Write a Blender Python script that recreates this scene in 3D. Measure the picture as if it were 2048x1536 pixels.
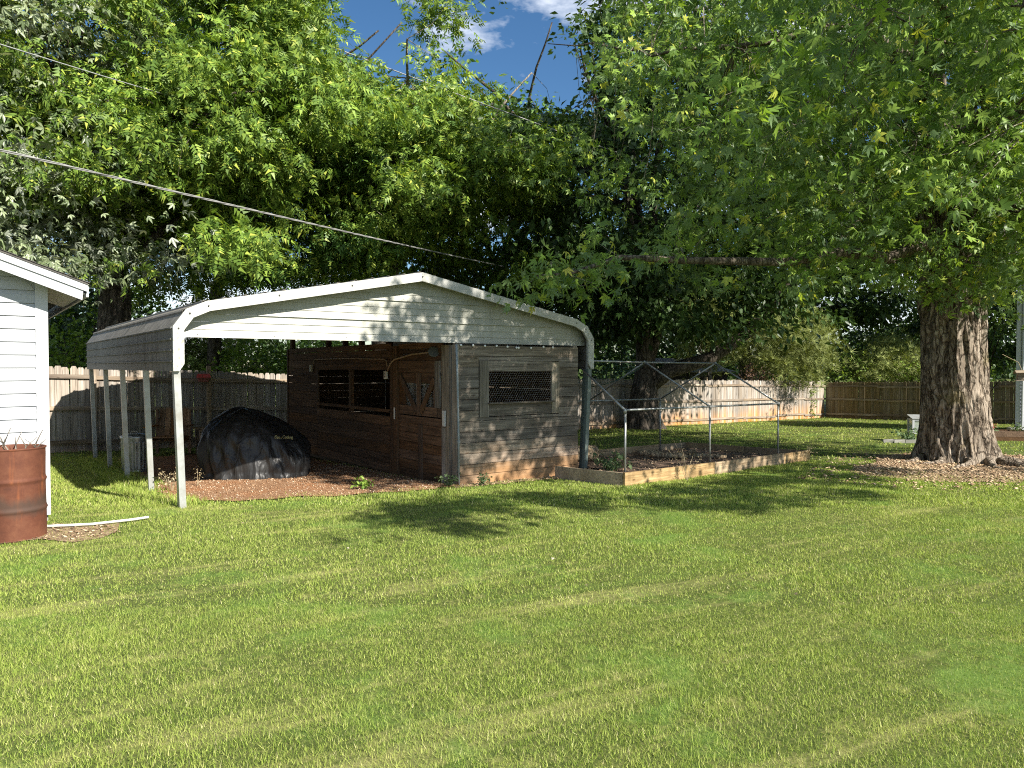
import bpy, bmesh, math, random
import numpy as np
from mathutils import Vector, Matrix, Euler, noise as mnoise

# ------------------------------------------------------------------ camera, world, sun
scene = bpy.context.scene
for o in list(bpy.data.objects):
    bpy.data.objects.remove(o)
COL = scene.collection
random.seed(7)
RNG = np.random.default_rng(11)
R = math.radians

CAM_H = 1.7
cam_d = bpy.data.cameras.new('camera')
cam_d.sensor_width = 36.0
cam_d.lens = 36.0 * 1480 / 2048
cam_d.clip_start = 0.05
cam_d.clip_end = 3000
cam = bpy.data.objects.new('camera', cam_d)
COL.objects.link(cam)
cam.location = (0, 0, CAM_H)
cam.rotation_euler = (R(90) - math.atan(35 / 1480.0), 0, 0)
scene.camera = cam

SUN = Vector((0.61, -0.50, 0.613)).normalized()
SUN_EL = math.asin(SUN.z)
SUN_AZ = math.atan2(SUN.x, SUN.y)
world = bpy.data.worlds.new('World')
scene.world = world
world.use_nodes = True
wn = world.node_tree.nodes
wl = world.node_tree.links
wn.clear()
w_out = wn.new('ShaderNodeOutputWorld')
w_bg = wn.new('ShaderNodeBackground')
w_sky = wn.new('ShaderNodeTexSky')
w_sky.sky_type = 'NISHITA'
w_sky.sun_disc = False
w_sky.sun_elevation = SUN_EL
w_sky.sun_rotation = SUN_AZ
w_sky.air_density = 1.0
w_sky.dust_density = 0.3
w_sky.ozone_density = 3.0
w_tc = wn.new('ShaderNodeTexCoord')
w_map = wn.new('ShaderNodeMapping')
w_map.inputs['Scale'].default_value = (1.0, 1.0, 2.2)
w_map.inputs['Location'].default_value = (0.35, 0.1, 0.2)
w_no = wn.new('ShaderNodeTexNoise')
w_no.inputs['Scale'].default_value = 3.6
w_no.inputs['Detail'].default_value = 7
w_no.inputs['Roughness'].default_value = 0.58
w_rp = wn.new('ShaderNodeValToRGB')
w_rp.color_ramp.elements[0].position = 0.50
w_rp.color_ramp.elements[0].color = (0, 0, 0, 1)
w_rp.color_ramp.elements[1].position = 0.64
w_rp.color_ramp.elements[1].color = (0.9, 0.9, 0.9, 1)
w_mix = wn.new('ShaderNodeMix')
w_mix.data_type = 'RGBA'
w_mix.inputs['B'].default_value = (12.0, 12.4, 13.0, 1)
w_hs = wn.new('ShaderNodeHueSaturation')
w_hs.inputs['Saturation'].default_value = 1.2
wl.new(w_sky.outputs['Color'], w_hs.inputs['Color'])
wl.new(w_tc.outputs['Generated'], w_map.inputs['Vector'])
wl.new(w_map.outputs['Vector'], w_no.inputs['Vector'])
wl.new(w_no.outputs['Fac'], w_rp.inputs['Fac'])
wl.new(w_rp.outputs['Color'], w_mix.inputs['Factor'])
wl.new(w_hs.outputs['Color'], w_mix.inputs['A'])
wl.new(w_mix.outputs['Result'], w_bg.inputs['Color'])
w_bg.inputs['Strength'].default_value = 0.06
wl.new(w_bg.outputs['Background'], w_out.inputs['Surface'])

sun_d = bpy.data.lights.new('sun', 'SUN')
sun_d.energy = 5.0
sun_d.angle = R(0.53)
sun_d.color = (1.0, 0.94, 0.84)
sun = bpy.data.objects.new('sun', sun_d)
COL.objects.link(sun)
sun.rotation_euler = SUN.to_track_quat('Z', 'Y').to_euler()
sun.location = (20, -16, 30)

scene.view_settings.view_transform = 'Standard'
scene.view_settings.look = 'None'
scene.view_settings.gamma = 1.0
scene.view_settings.exposure = 1.15
scene.view_settings.use_curve_mapping = False

scene.cycles.use_denoising = False
scene.cycles.filter_width = 1.1
scene.cycles.sample_clamp_indirect = 3.0
scene.cycles.max_bounces = 5
scene.cycles.diffuse_bounces = 2
scene.cycles.glossy_bounces = 2
scene.cycles.transmission_bounces = 3
scene.cycles.transparent_max_bounces = 8

# ------------------------------------------------------------------ frames of reference
TH = R(36.5)
U = Vector((math.cos(TH), math.sin(TH), 0))
V = Vector((-math.sin(TH), math.cos(TH), 0))
O = Vector((-3.956, 8.793, 0))


def L(a, b, z=0.0):
    return O + U * a + V * b + Vector((0, 0, z))


def ground_np(x, y):
    z = -0.045 * np.clip(y - 9, 0, 3) - 0.027 * np.clip(y - 12, 0, 28)
    z = z + 0.015 * np.clip(-x - 4, 0, 6) * np.clip((y - 9) / 3, 0, 1) * np.clip((40 - y) / 10, 0, 1)
    z = z + 0.010 * np.sin(x * 1.3 + 0.5) * np.sin(y * 1.1) + 0.006 * np.sin(x * 3.1 + y * 2.3)
    return z


def gz(x, y):
    return float(ground_np(np.array([x], float), np.array([y], float))[0])


def gl(a, b):
    p = L(a, b)
    return gz(p.x, p.y)


# ------------------------------------------------------------------ object helpers
def tag(o, label=None, cat=None, group=None, kind=None):
    if label: o['label'] = label
    if cat: o['category'] = cat
    if group: o['group'] = group
    if kind: o['kind'] = kind
    return o


def empty(name, loc=(0, 0, 0), rz=0.0, label=None, cat=None, group=None):
    o = bpy.data.objects.new(name, None)
    o.empty_display_size = 0.2
    COL.objects.link(o)
    o.location = loc
    o.rotation_euler = (0, 0, rz)
    return tag(o, label, cat, group)


def link(name, me, mat=None, parent=None):
    if mat and not me.materials:
        me.materials.append(mat)
    o = bpy.data.objects.new(name, me)
    COL.objects.link(o)
    if parent: o.parent = parent
    return o


def arr_mesh(name, Vt, F, smooth=False):
    """Vt (n,3), F (m,k) numpy arrays -> mesh"""
    Vt = np.ascontiguousarray(Vt, dtype=np.float32)
    F = np.ascontiguousarray(F, dtype=np.int32)
    m, k = F.shape
    me = bpy.data.meshes.new(name)
    me.vertices.add(len(Vt)); me.vertices.foreach_set('co', Vt.ravel())
    me.loops.add(m * k); me.loops.foreach_set('vertex_index', F.ravel())
    me.polygons.add(m)
    me.polygons.foreach_set('loop_start', np.arange(0, m * k, k, dtype=np.int32))
    if smooth:
        me.polygons.foreach_set('use_smooth', np.ones(m, dtype=bool))
    me.update(calc_edges=True)
    return me


class MB:
    def __init__(s):
        s.v = []; s.f = []

    def add(s, vs, fs):
        b = len(s.v)
        s.v += [tuple(q) for q in vs]
        s.f += [tuple(i + b for i in q) for q in fs]
        return s

    def box(s, c, d, rot=None):
        x, y, z = d[0] / 2, d[1] / 2, d[2] / 2
        vs = [Vector(q) for q in ((-x, -y, -z), (x, -y, -z), (x, y, -z), (-x, y, -z), (-x, -y, z), (x, -y, z), (x, y, z), (-x, y, z))]
        if rot is not None:
            vs = [rot @ q for q in vs]
        c = Vector(c)
        return s.add([q + c for q in vs], [(0, 3, 2, 1), (4, 5, 6, 7), (0, 1, 5, 4), (1, 2, 6, 5), (2, 3, 7, 6), (3, 0, 4, 7)])

    def b2(s, x0, x1, y0, y1, z0, z1):
        return s.box(((x0 + x1) / 2, (y0 + y1) / 2, (z0 + z1) / 2), (abs(x1 - x0), abs(y1 - y0), abs(z1 - z0)))

    def bar(s, p0, p1, w, h, up=(0, 0, 1)):
        p0 = Vector(p0); p1 = Vector(p1); d = p1 - p0; l = d.length; d.normalize()
        upv = Vector(up)
        sx = d.cross(upv)
        if sx.length < 1e-4: sx = d.cross(Vector((1, 0, 0)))
        sx.normalize(); u2 = sx.cross(d)
        M = Matrix((sx, d, u2)).transposed()
        return s.box((p0 + p1) / 2, (w, l, h), M)

    def tube(s, pts, rad, n=8, cap=True):
        pts = [Vector(p) for p in pts]
        if not hasattr(rad, '__len__'): rad = [rad] * len(pts)
        b = len(s.v); prev = None
        for i, p in enumerate(pts):
            d = (pts[min(i + 1, len(pts) - 1)] - pts[max(i - 1, 0)]).normalized()
            if prev is None:
                a = d.orthogonal().normalized()
            else:
                a = prev - d * prev.dot(d)
                a = a.normalized() if a.length > 1e-5 else d.orthogonal().normalized()
            prev = a; c = d.cross(a)
            for k in range(n):
                t = 2 * math.pi * k / n
                s.v.append(tuple(p + (a * math.cos(t) + c * math.sin(t)) * rad[i]))
        for i in range(len(pts) - 1):
            for k in range(n):
                k2 = (k + 1) % n
                s.f.append((b + i * n + k, b + i * n + k2, b + (i + 1) * n + k2, b + (i + 1) * n + k))
        if cap:
            s.f.append(tuple(b + k for k in range(n))[::-1])
            e = b + (len(pts) - 1) * n
            s.f.append(tuple(e + k for k in range(n)))
        return s

    def lathe(s, prof, n=32, c=(0, 0, 0), capb=True, capt=True):
        b = len(s.v)
        for r, z in prof:
            for k in range(n):
                t = 2 * math.pi * k / n
                s.v.append((c[0] + r * math.cos(t), c[1] + r * math.sin(t), c[2] + z))
        for i in range(len(prof) - 1):
            for k in range(n):
                k2 = (k + 1) % n
                s.f.append((b + i * n + k, b + i * n + k2, b + (i + 1) * n + k2, b + (i + 1) * n + k))
        if capb: s.f.append(tuple(b + k for k in range(n))[::-1])
        if capt:
            e = b + (len(prof) - 1) * n
            s.f.append(tuple(e + k for k in range(n)))
        return s

    def prism(s, poly, y0, y1):
        """poly in (x,z); extruded along y"""
        n = len(poly)
        vs = [(x, y0, z) for x, z in poly] + [(x, y1, z) for x, z in poly]
        fs = [tuple(range(n)), tuple(range(2 * n - 1, n - 1, -1))]
        for i in range(n):
            j = (i + 1) % n
            fs.append((i, i + n, j + n, j))
        return s.add(vs, fs)

    def mesh(s, name, smooth=False):
        me = bpy.data.meshes.new(name)
        me.from_pydata(s.v, [], s.f)
        if smooth:
            me.polygons.foreach_set('use_smooth', np.ones(len(me.polygons), dtype=bool))
        me.update()
        return me

    def obj(s, name, mat, parent=None, smooth=False):
        return link(name, s.mesh(name, smooth), mat, parent)


# ------------------------------------------------------------------ materials
class NT:
    def __init__(s, name):
        s.m = bpy.data.materials.new(name); s.m.use_nodes = True
        s.n = s.m.node_tree.nodes; s.l = s.m.node_tree.links
        s.n.clear()
        s.out = s.n.new('ShaderNodeOutputMaterial')

    def node(s, t, **kw):
        nd = s.n.new(t)
        for k, v in kw.items():
            setattr(nd, k, v)
        return nd

    def setin(s, nd, key, val):
        if isinstance(val, bpy.types.NodeSocket):
            s.l.new(val, nd.inputs[key])
        elif val is not None:
            nd.inputs[key].default_value = val

    def coord(s, which='Object', scale=(1, 1, 1), rot=(0, 0, 0)):
        if which == 'World':
            g = s.node('ShaderNodeNewGeometry'); src = g.outputs['Position']
        else:
            t = s.node('ShaderNodeTexCoord'); src = t.outputs[which]
        mp = s.node('ShaderNodeMapping')
        mp.inputs['Scale'].default_value = scale
        mp.inputs['Rotation'].default_value = rot
        s.l.new(src, mp.inputs['Vector'])
        return mp.outputs['Vector']

    def noise(s, vec, scale=5, detail=4, rough=0.55, dist=0.0):
        n = s.node('ShaderNodeTexNoise')
        s.l.new(vec, n.inputs['Vector'])
        n.inputs['Scale'].default_value = scale; n.inputs['Detail'].default_value = detail
        n.inputs['Roughness'].default_value = rough; n.inputs['Distortion'].default_value = dist
        return n.outputs['Fac']

    def ramp(s, fac, stops):
        r = s.node('ShaderNodeValToRGB')
        el = r.color_ramp.elements
        while len(el) < len(stops): el.new(0.5)
        for e, (p, c) in zip(el, stops):
            e.position = p
            e.color = (c[0], c[1], c[2], 1) if hasattr(c, '__len__') else (c, c, c, 1)
        s.l.new(fac, r.inputs['Fac'])
        return r.outputs['Color']

    def mix(s, fac, a, b, mode='MIX'):
        m = s.node('ShaderNodeMix', data_type='RGBA', blend_type=mode)
        s.setin(m, 'Factor', fac)
        for k, c in (('A', a), ('B', b)):
            if isinstance(c, bpy.types.NodeSocket): s.l.new(c, m.inputs[k])
            else: m.inputs[k].default_value = (c[0], c[1], c[2], 1)
        return m.outputs['Result']

    def math(s, op, a, b=None):
        m = s.node('ShaderNodeMath', operation=op)
        s.setin(m, 0, a)
        if b is not None: s.setin(m, 1, b)
        return m.outputs[0]

    def hsv(s, col, h=None, sat=None, val=None):
        m = s.node('ShaderNodeHueSaturation')
        s.l.new(col, m.inputs['Color'])
        s.setin(m, 'Hue', h); s.setin(m, 'Saturation', sat); s.setin(m, 'Value', val)
        return m.outputs['Color']

    def maprange(s, v, a, b, c, d):
        m = s.node('ShaderNodeMapRange')
        s.l.new(v, m.inputs['Value'])
        for k, q in zip(('From Min', 'From Max', 'To Min', 'To Max'), (a, b, c, d)):
            m.inputs[k].default_value = q
        return m.outputs['Result']

    def objrand(s):
        return s.node('ShaderNodeObjectInfo').outputs['Random']

    def island(s):
        return s.node('ShaderNodeNewGeometry').outputs['Random Per Island']

    def sep_z(s, which='World'):
        g = s.node('ShaderNodeNewGeometry')
        x = s.node('ShaderNodeSeparateXYZ')
        s.l.new(g.outputs['Position'], x.inputs[0])
        return x.outputs['Z']

    def bump(s, h, strength=0.4, dist=0.02):
        b = s.node('ShaderNodeBump')
        b.inputs['Strength'].default_value = strength; b.inputs['Distance'].default_value = dist
        s.l.new(h, b.inputs['Height'])
        return b.outputs['Normal']

    def finish(s, col, rough=0.7, metal=0.0, normal=None, spec=0.4, trans=None, trans_col=None, alpha=None):
        p = s.node('ShaderNodeBsdfPrincipled')
        if isinstance(col, bpy.types.NodeSocket): s.l.new(col, p.inputs['Base Color'])
        else: p.inputs['Base Color'].default_value = (col[0], col[1], col[2], 1)
        s.setin(p, 'Roughness', rough); s.setin(p, 'Metallic', metal)
        p.inputs['Specular IOR Level'].default_value = spec
        if normal is not None: s.l.new(normal, p.inputs['Normal'])
        if alpha is not None: s.setin(p, 'Alpha', alpha)
        sh = p.outputs[0]
        if trans:
            t = s.node('ShaderNodeBsdfTranslucent')
            tc = trans_col if trans_col is not None else col
            if isinstance(tc, bpy.types.NodeSocket): s.l.new(tc, t.inputs['Color'])
            else: t.inputs['Color'].default_value = (tc[0], tc[1], tc[2], 1)
            mx = s.node('ShaderNodeMixShader')
            mx.inputs[0].default_value = trans
            s.l.new(sh, mx.inputs[1]); s.l.new(t.outputs[0], mx.inputs[2])
            sh = mx.outputs[0]
        s.l.new(sh, s.out.inputs['Surface'])
        return s.m


def wood(name, axis, dark, mid, light, rough=0.8, stain=None, stain_h=0.5, base_z=0.0, var=0.5, vs=0.3):
    """grain runs along the local axis 0/1/2"""
    t = NT(name)
    sc = [34.0, 34.0, 34.0]; sc[axis] = 1.6
    oc = t.node('ShaderNodeTexCoord')
    rnd = t.objrand()
    off = t.node('ShaderNodeVectorMath', operation='ADD')
    t.l.new(oc.outputs['Object'], off.inputs[0])
    cmb = t.node('ShaderNodeCombineXYZ')
    r10 = t.math('MULTIPLY', rnd, 37.0)
    for k in 'XYZ': t.l.new(r10, cmb.inputs[k])
    t.l.new(cmb.outputs[0], off.inputs[1])
    mp = t.node('ShaderNodeMapping'); mp.inputs['Scale'].default_value = sc
    t.l.new(off.outputs[0], mp.inputs['Vector'])
    g = t.noise(mp.outputs['Vector'], 1.0, 5, 0.65, 0.6)
    mp2 = t.node('ShaderNodeMapping')
    s2 = [5.0, 5.0, 5.0]; s2[axis] = 1.2
    mp2.inputs['Scale'].default_value = s2
    t.l.new(off.outputs[0], mp2.inputs['Vector'])
    blot = t.noise(mp2.outputs['Vector'], 1.0, 4, 0.6)
    c = t.ramp(g, [(0.30, dark), (0.52, mid), (0.72, light)])
    bl = t.ramp(blot, [(0.30, (0.62, 0.60, 0.58)), (0.62, (1.0, 1.0, 1.0))])
    c = t.mix(1.0, c, bl, 'MULTIPLY')
    vor = t.node('ShaderNodeTexVoronoi'); vor.inputs['Scale'].default_value = 1.0
    mp3 = t.node('ShaderNodeMapping'); s3 = [9.0, 9.0, 9.0]; s3[axis] = 3.2
    mp3.inputs['Scale'].default_value = s3
    t.l.new(off.outputs[0], mp3.inputs['Vector']); t.l.new(mp3.outputs['Vector'], vor.inputs['Vector'])
    kn = t.ramp(vor.outputs['Distance'], [(0.07, (0.38, 0.32, 0.28)), (0.15, (1, 1, 1))])
    c = t.mix(0.8, c, kn, 'MULTIPLY')
    if stain is not None:
        z = t.sep_z()
        zz = t.math('ADD', z, t.math('MULTIPLY', t.noise(t.coord('World', (1.2, 1.2, 0.6)), 1.0, 3), 0.9))
        f = t.maprange(zz, base_z + 0.35, base_z + 0.35 + stain_h, 0.85, 0.0)
        c = t.mix(f, c, stain)
    v = t.maprange(rnd, 0, 1, 1 - vs, 1 + vs)
    sat = t.maprange(t.math('FRACT', t.math('MULTIPLY', rnd, 7.13)), 0, 1, 1 - var * 0.5, 1 + var * 0.4)
    c = t.hsv(c, None, sat, v)
    return t.finish(c, rough, 0, t.bump(g, 0.5, 0.004), 0.25)


def painted(name, col, dirt=(0.35, 0.33, 0.28), amt=0.35, rough=0.45, scale=3.0, metal=0.0, streak=None, lo=0.42, hi=0.72):
    t = NT(name)
    n = t.noise(t.coord('World', streak or (1, 1, 1)), scale, 6, 0.65)
    f = t.math('MULTIPLY', t.ramp(n, [(lo, 0.0), (hi, 1.0)]), amt)
    n2 = t.noise(t.coord('World'), scale * 14, 3, 0.6)
    c = t.mix(f, col, dirt)
    c = t.mix(t.math('MULTIPLY', n2, 0.10), c, dirt)
    return t.finish(c, rough, metal, None, 0.4)


def foliage_mat(name, dark, mid, light, yellow=None, trans=0.3, rough=0.5, under=None, spec=0.22, tgain=(1.25, 1.25, 0.55)):
    t = NT(name)
    r = t.island()
    st = [(0.0, dark), (0.45, mid), (0.88, light)]
    if yellow: st.append((1.0, yellow))
    c = t.ramp(r, st)
    n = t.noise(t.coord('World'), 0.55, 2, 0.5)
    c = t.hsv(c, None, None, t.maprange(n, 0.3, 0.7, 0.75, 1.25))
    if under is not None:
        g = t.node('ShaderNodeNewGeometry')
        c = t.mix(g.outputs['Backfacing'], c, under)
    tc = t.mix(1.0, c, tgain, 'MULTIPLY')
    return t.finish(c, rough, 0, None, spec, trans, tc)


M = {}
M['gray_wood_x'] = wood('weathered_gray_plank', 0, (0.09, 0.072, 0.055), (0.22, 0.185, 0.145), (0.38, 0.33, 0.265), stain=(0.34, 0.19, 0.09), stain_h=0.55, base_z=0.0)
M['gray_wood_z'] = wood('weathered_gray_board', 2, (0.11, 0.095, 0.075), (0.25, 0.22, 0.175), (0.40, 0.36, 0.30))
M['brown_wood_y'] = wood('brown_side_plank', 1, (0.045, 0.026, 0.014), (0.130, 0.074, 0.040), (0.21, 0.122, 0.068), var=0.3)
M['brown_wood_z'] = wood('brown_post', 2, (0.045, 0.028, 0.016), (0.125, 0.075, 0.043), (0.20, 0.125, 0.075), var=0.3)
M['brown_wood_d'] = wood('brown_brace', 2, (0.05, 0.03, 0.018), (0.14, 0.085, 0.05), (0.22, 0.14, 0.085), var=0.3)
M['picket'] = wood('fence_picket', 2, (0.15, 0.125, 0.10), (0.36, 0.315, 0.265), (0.52, 0.475, 0.42), stain=(0.52, 0.26, 0.09), stain_h=0.75, base_z=-0.62, vs=0.22)
M['rail'] = wood('fence_rail', 0, (0.14, 0.10, 0.07), (0.33, 0.26, 0.19), (0.48, 0.40, 0.30))
M['post'] = wood('fence_post', 2, (0.15, 0.11, 0.075), (0.36, 0.28, 0.20), (0.5, 0.42, 0.31))
M['bed_wood'] = wood('pale_bed_timber', 0, (0.19, 0.13, 0.07), (0.36, 0.265, 0.16), (0.47, 0.36, 0.225))
M['chair_wood'] = wood('stained_chair_wood', 2, (0.16, 0.075, 0.03), (0.34, 0.18, 0.075), (0.45, 0.26, 0.12))
M['old_wood'] = wood('old_dark_boards', 2, (0.03, 0.024, 0.018), (0.075, 0.06, 0.048), (0.12, 0.10, 0.08))


def m_metal_panel(name, base, dirt, amt, rough=0.42, sc=(1, 1, 1)):
    return painted(name, base, dirt, amt, rough, 2.2, 0.0, sc)


M['white_trim'] = painted('white_trim_paint', (0.50, 0.50, 0.47), (0.24, 0.22, 0.17), 0.35, 0.42, 4.0, lo=0.5)
M['mossy_trim'] = painted('lichen_spotted_trim', (0.51, 0.51, 0.48), (0.20, 0.21, 0.15), 0.75, 0.5, 26.0, lo=0.50, hi=0.62)
M['gable'] = painted('cream_gable_metal', (0.43, 0.43, 0.38), (0.24, 0.22, 0.16), 0.38, 0.42, 2.0, 0, (3.5, 3.5, 0.5))
M['roof_metal'] = painted('grimy_roof_metal', (0.27, 0.25, 0.22), (0.075, 0.07, 0.062), 0.9, 0.55, 2.6, 0, (3.0, 3.0, 0.7), lo=0.3, hi=0.7)
M['galv_leg'] = painted('galvanised_leg', (0.40, 0.42, 0.41), (0.20, 0.17, 0.13), 0.6, 0.42, 6.0, 0.35)
M['green_leg'] = painted('painted_leg', (0.16, 0.20, 0.18), (0.10, 0.10, 0.08), 0.5, 0.5, 6.0, 0.1)
M['siding'] = painted('white_vinyl_siding', (0.41, 0.43, 0.46), (0.30, 0.27, 0.22), 0.22, 0.42, 2.0, 0, (0.5, 0.5, 3.0))
M['corner_trim'] = painted('white_vinyl_trim', (0.48, 0.49, 0.52), (0.50, 0.46, 0.38), 0.12, 0.4, 1.6)
M['soffit'] = painted('soffit_vinyl', (0.50, 0.49, 0.47), (0.3, 0.28, 0.25), 0.2, 0.5, 4.0)
M['shingle'] = painted('dark_shingle', (0.07, 0.065, 0.06), (0.14, 0.13, 0.12), 0.7, 0.9, 18.0)
M['blue_siding'] = painted('blue_gray_siding', (0.34, 0.37, 0.44), (0.2, 0.2, 0.22), 0.25, 0.5, 3.0)
M['pipe'] = painted('galvanised_pipe', (0.36, 0.38, 0.37), (0.14, 0.10, 0.07), 0.55, 0.4, 9.0, 0.6)
M['screw'] = painted('dark_screw', (0.06, 0.06, 0.06), (0.1, 0.08, 0.06), 0.3, 0.5, 30)
M['conduit'] = painted('gray_conduit', (0.26, 0.30, 0.31), (0.14, 0.13, 0.11), 0.4, 0.5, 7)
M['tan_conduit'] = painted('tan_conduit', (0.30, 0.22, 0.15), (0.2, 0.15, 0.1), 0.3, 0.6, 7)
M['lamp_gray'] = painted('dark_lamp_gray', (0.10, 0.10, 0.09), (0.05, 0.05, 0.04), 0.4, 0.6, 9)
M['outlet'] = painted('white_outlet_box', (0.62, 0.60, 0.55), (0.35, 0.32, 0.27), 0.3, 0.5, 12)
M['wire'] = painted('wire_mesh', (0.42, 0.42, 0.40), (0.25, 0.16, 0.1), 0.4, 0.45, 20, 0.5)
M['bulb'] = painted('white_bulb', (0.85, 0.85, 0.82), (0.6, 0.6, 0.55), 0.1, 0.15, 20)
M['cable'] = painted('gray_cable', (0.30, 0.30, 0.29), (0.07, 0.07, 0.07), 0.6, 0.5, 3.0)
M['thin_cable'] = painted('thin_cable', (0.34, 0.35, 0.35), (0.14, 0.14, 0.14), 0.5, 0.5, 3.0)
M['red'] = painted('red_plastic', (0.50, 0.035, 0.035), (0.3, 0.1, 0.08), 0.2, 0.35, 8)
M['pink'] = painted('faded_red_plastic', (0.42, 0.16, 0.14), (0.3, 0.16, 0.12), 0.3, 0.4, 8)
M['gold'] = painted('gold_print', (0.80, 0.68, 0.30), (0.5, 0.4, 0.2), 0.1, 0.5, 8)
M['pvc'] = painted('white_pvc', (0.66, 0.65, 0.60), (0.4, 0.36, 0.28), 0.35, 0.4, 6)
M['stone'] = painted('gray_stone', (0.30, 0.29, 0.26), (0.16, 0.15, 0.13), 0.5, 0.85, 6)
M['soil'] = painted('dark_soil', (0.075, 0.05, 0.035), (0.16, 0.10, 0.06), 0.6, 0.95, 9)
M['dark_interior'] = painted('dirt_floor', (0.10, 0.075, 0.05), (0.06, 0.045, 0.03), 0.5, 0.95, 4)


def m_rust():
    t = NT('rusty_steel')
    v = t.coord('Object')
    n = t.noise(v, 5, 8, 0.7)
    c = t.ramp(n, [(0.3, (0.05, 0.018, 0.011)), (0.5, (0.105, 0.037, 0.020)), (0.68, (0.16, 0.066, 0.035))])
    sp = t.noise(t.coord('Object'), 60, 3, 0.6)
    c = t.mix(t.math('MULTIPLY', sp, 0.5), c, (0.14, 0.05, 0.03))
    st = t.noise(t.coord('Object', (9, 9, 0.8)), 1.0, 4, 0.6)
    c = t.mix(t.ramp(st, [(0.60, 0.0), (0.72, 0.5)]), c, (0.30, 0.095, 0.03))
    # scorched band
    z = t.sep_z()
    d = t.math('ADD', z, t.math('MULTIPLY', t.noise(t.coord('Object', (2, 2, 1)), 2, 4), 0.35))
    band = t.math('SUBTRACT', 1.0, t.math('MULTIPLY', t.math('ABSOLUTE', t.math('SUBTRACT', d, 0.54)), 9.0))
    band = t.math('MAXIMUM', t.math('MINIMUM', band, 0.75), 0.0)
    c = t.mix(band, c, (0.055, 0.040, 0.032))
    return t.finish(c, 0.75, 0.1, t.bump(n, 0.5, 0.006), 0.3)


M['rust'] = m_rust()


def m_cover():
    t = NT('black_cover_fabric')
    n = t.noise(t.coord('Object', (3.0, 3.0, 1.1), (0.0, 0.35, 0.2)), 1.6, 2, 0.5, 1.2)
    cr = t.noise(t.coord('Object', (9.0, 9.0, 1.6), (0.12, 0.25, 0.0)), 1.0, 2, 0.5, 0.8)
    h = t.math('ADD', n, t.math('MULTIPLY', cr, 0.28))
    return t.finish((0.019, 0.019, 0.019), 0.42, 0, t.bump(h, 0.55, 0.10), 0.45)


M['cover'] = m_cover()


def m_galv():
    t = NT('galvanised_can')
    n = t.noise(t.coord('Object', (1, 1, 0.4)), 9, 4, 0.6)
    c = t.ramp(n, [(0.35, (0.22, 0.23, 0.22)), (0.65, (0.42, 0.43, 0.41))])
    return t.finish(c, 0.38, 0.75, None, 0.5)


M['galv'] = m_galv()


def m_bark(name, dark, mid, light, sc=1.0, moss=None):
    t = NT(name)
    v = t.coord('Object', (5 * sc, 5 * sc, 0.85 * sc))
    n = t.noise(v, 1.7, 7, 0.68, 1.1)
    f = t.noise(t.coord('Object', (1, 1, 0.35)), 22 * sc, 5, 0.7)
    vo = t.node('ShaderNodeTexVoronoi', feature='DISTANCE_TO_EDGE')
    vm = t.node('ShaderNodeVectorMath', operation='ADD')
    t.l.new(t.coord('Object', (9 * sc, 9 * sc, 2.0 * sc)), vm.inputs[0])
    nn_ = t.node('ShaderNodeTexNoise'); nn_.inputs['Scale'].default_value = 2.2; nn_.inputs['Detail'].default_value = 3
    t.l.new(t.coord('Object', (3 * sc, 3 * sc, 2 * sc)), nn_.inputs['Vector'])
    vs_ = t.node('ShaderNodeVectorMath', operation='SCALE'); vs_.inputs['Scale'].default_value = 1.6
    t.l.new(nn_.outputs['Color'], vs_.inputs[0]); t.l.new(vs_.outputs[0], vm.inputs[1]); t.l.new(vm.outputs[0], vo.inputs['Vector'])
    vo.inputs['Scale'].default_value = 1.0
    cr = t.ramp(vo.outputs['Distance'], [(0.0, 0.0), (0.16, 1.0)])
    h = t.math('ADD', n, t.math('MULTIPLY', f, 0.35))
    h = t.math('ADD', t.math('MULTIPLY', h, 0.72), t.math('MULTIPLY', cr, 0.24))
    c = t.ramp(h, [(0.45, dark), (0.66, mid), (0.86, light)])
    if moss:
        m = t.noise(t.coord('Object'), 1.3, 5, 0.6)
        c = t.mix(t.ramp(m, [(0.58, 0.0), (0.70, 0.6)]), c, moss)
    return t.finish(c, 0.9, 0, t.bump(h, 1.0, 0.06), 0.15)


M['bark'] = m_bark('furrowed_bark', (0.04, 0.03, 0.022), (0.20, 0.16, 0.12), (0.45, 0.385, 0.31), 1.0, (0.17, 0.14, 0.05))
M['bark_dark'] = m_bark('dark_bark', (0.03, 0.025, 0.02), (0.085, 0.07, 0.055), (0.16, 0.135, 0.11), 0.8)
M['twig'] = m_bark('pale_branch_bark', (0.10, 0.085, 0.065), (0.24, 0.21, 0.165), (0.40, 0.36, 0.30), 1.6)
M['limb_bark'] = m_bark('maple_limb_bark', (0.05, 0.04, 0.03), (0.15, 0.125, 0.095), (0.27, 0.23, 0.18), 1.4, (0.12, 0.10, 0.05))
M['log'] = m_bark('log_bark', (0.10, 0.075, 0.05), (0.26, 0.20, 0.13), (0.40, 0.33, 0.23), 1.5)
M['cut_end'] = painted('cut_log_end', (0.30, 0.18, 0.10), (0.16, 0.09, 0.05), 0.5, 0.9, 14)

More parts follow.
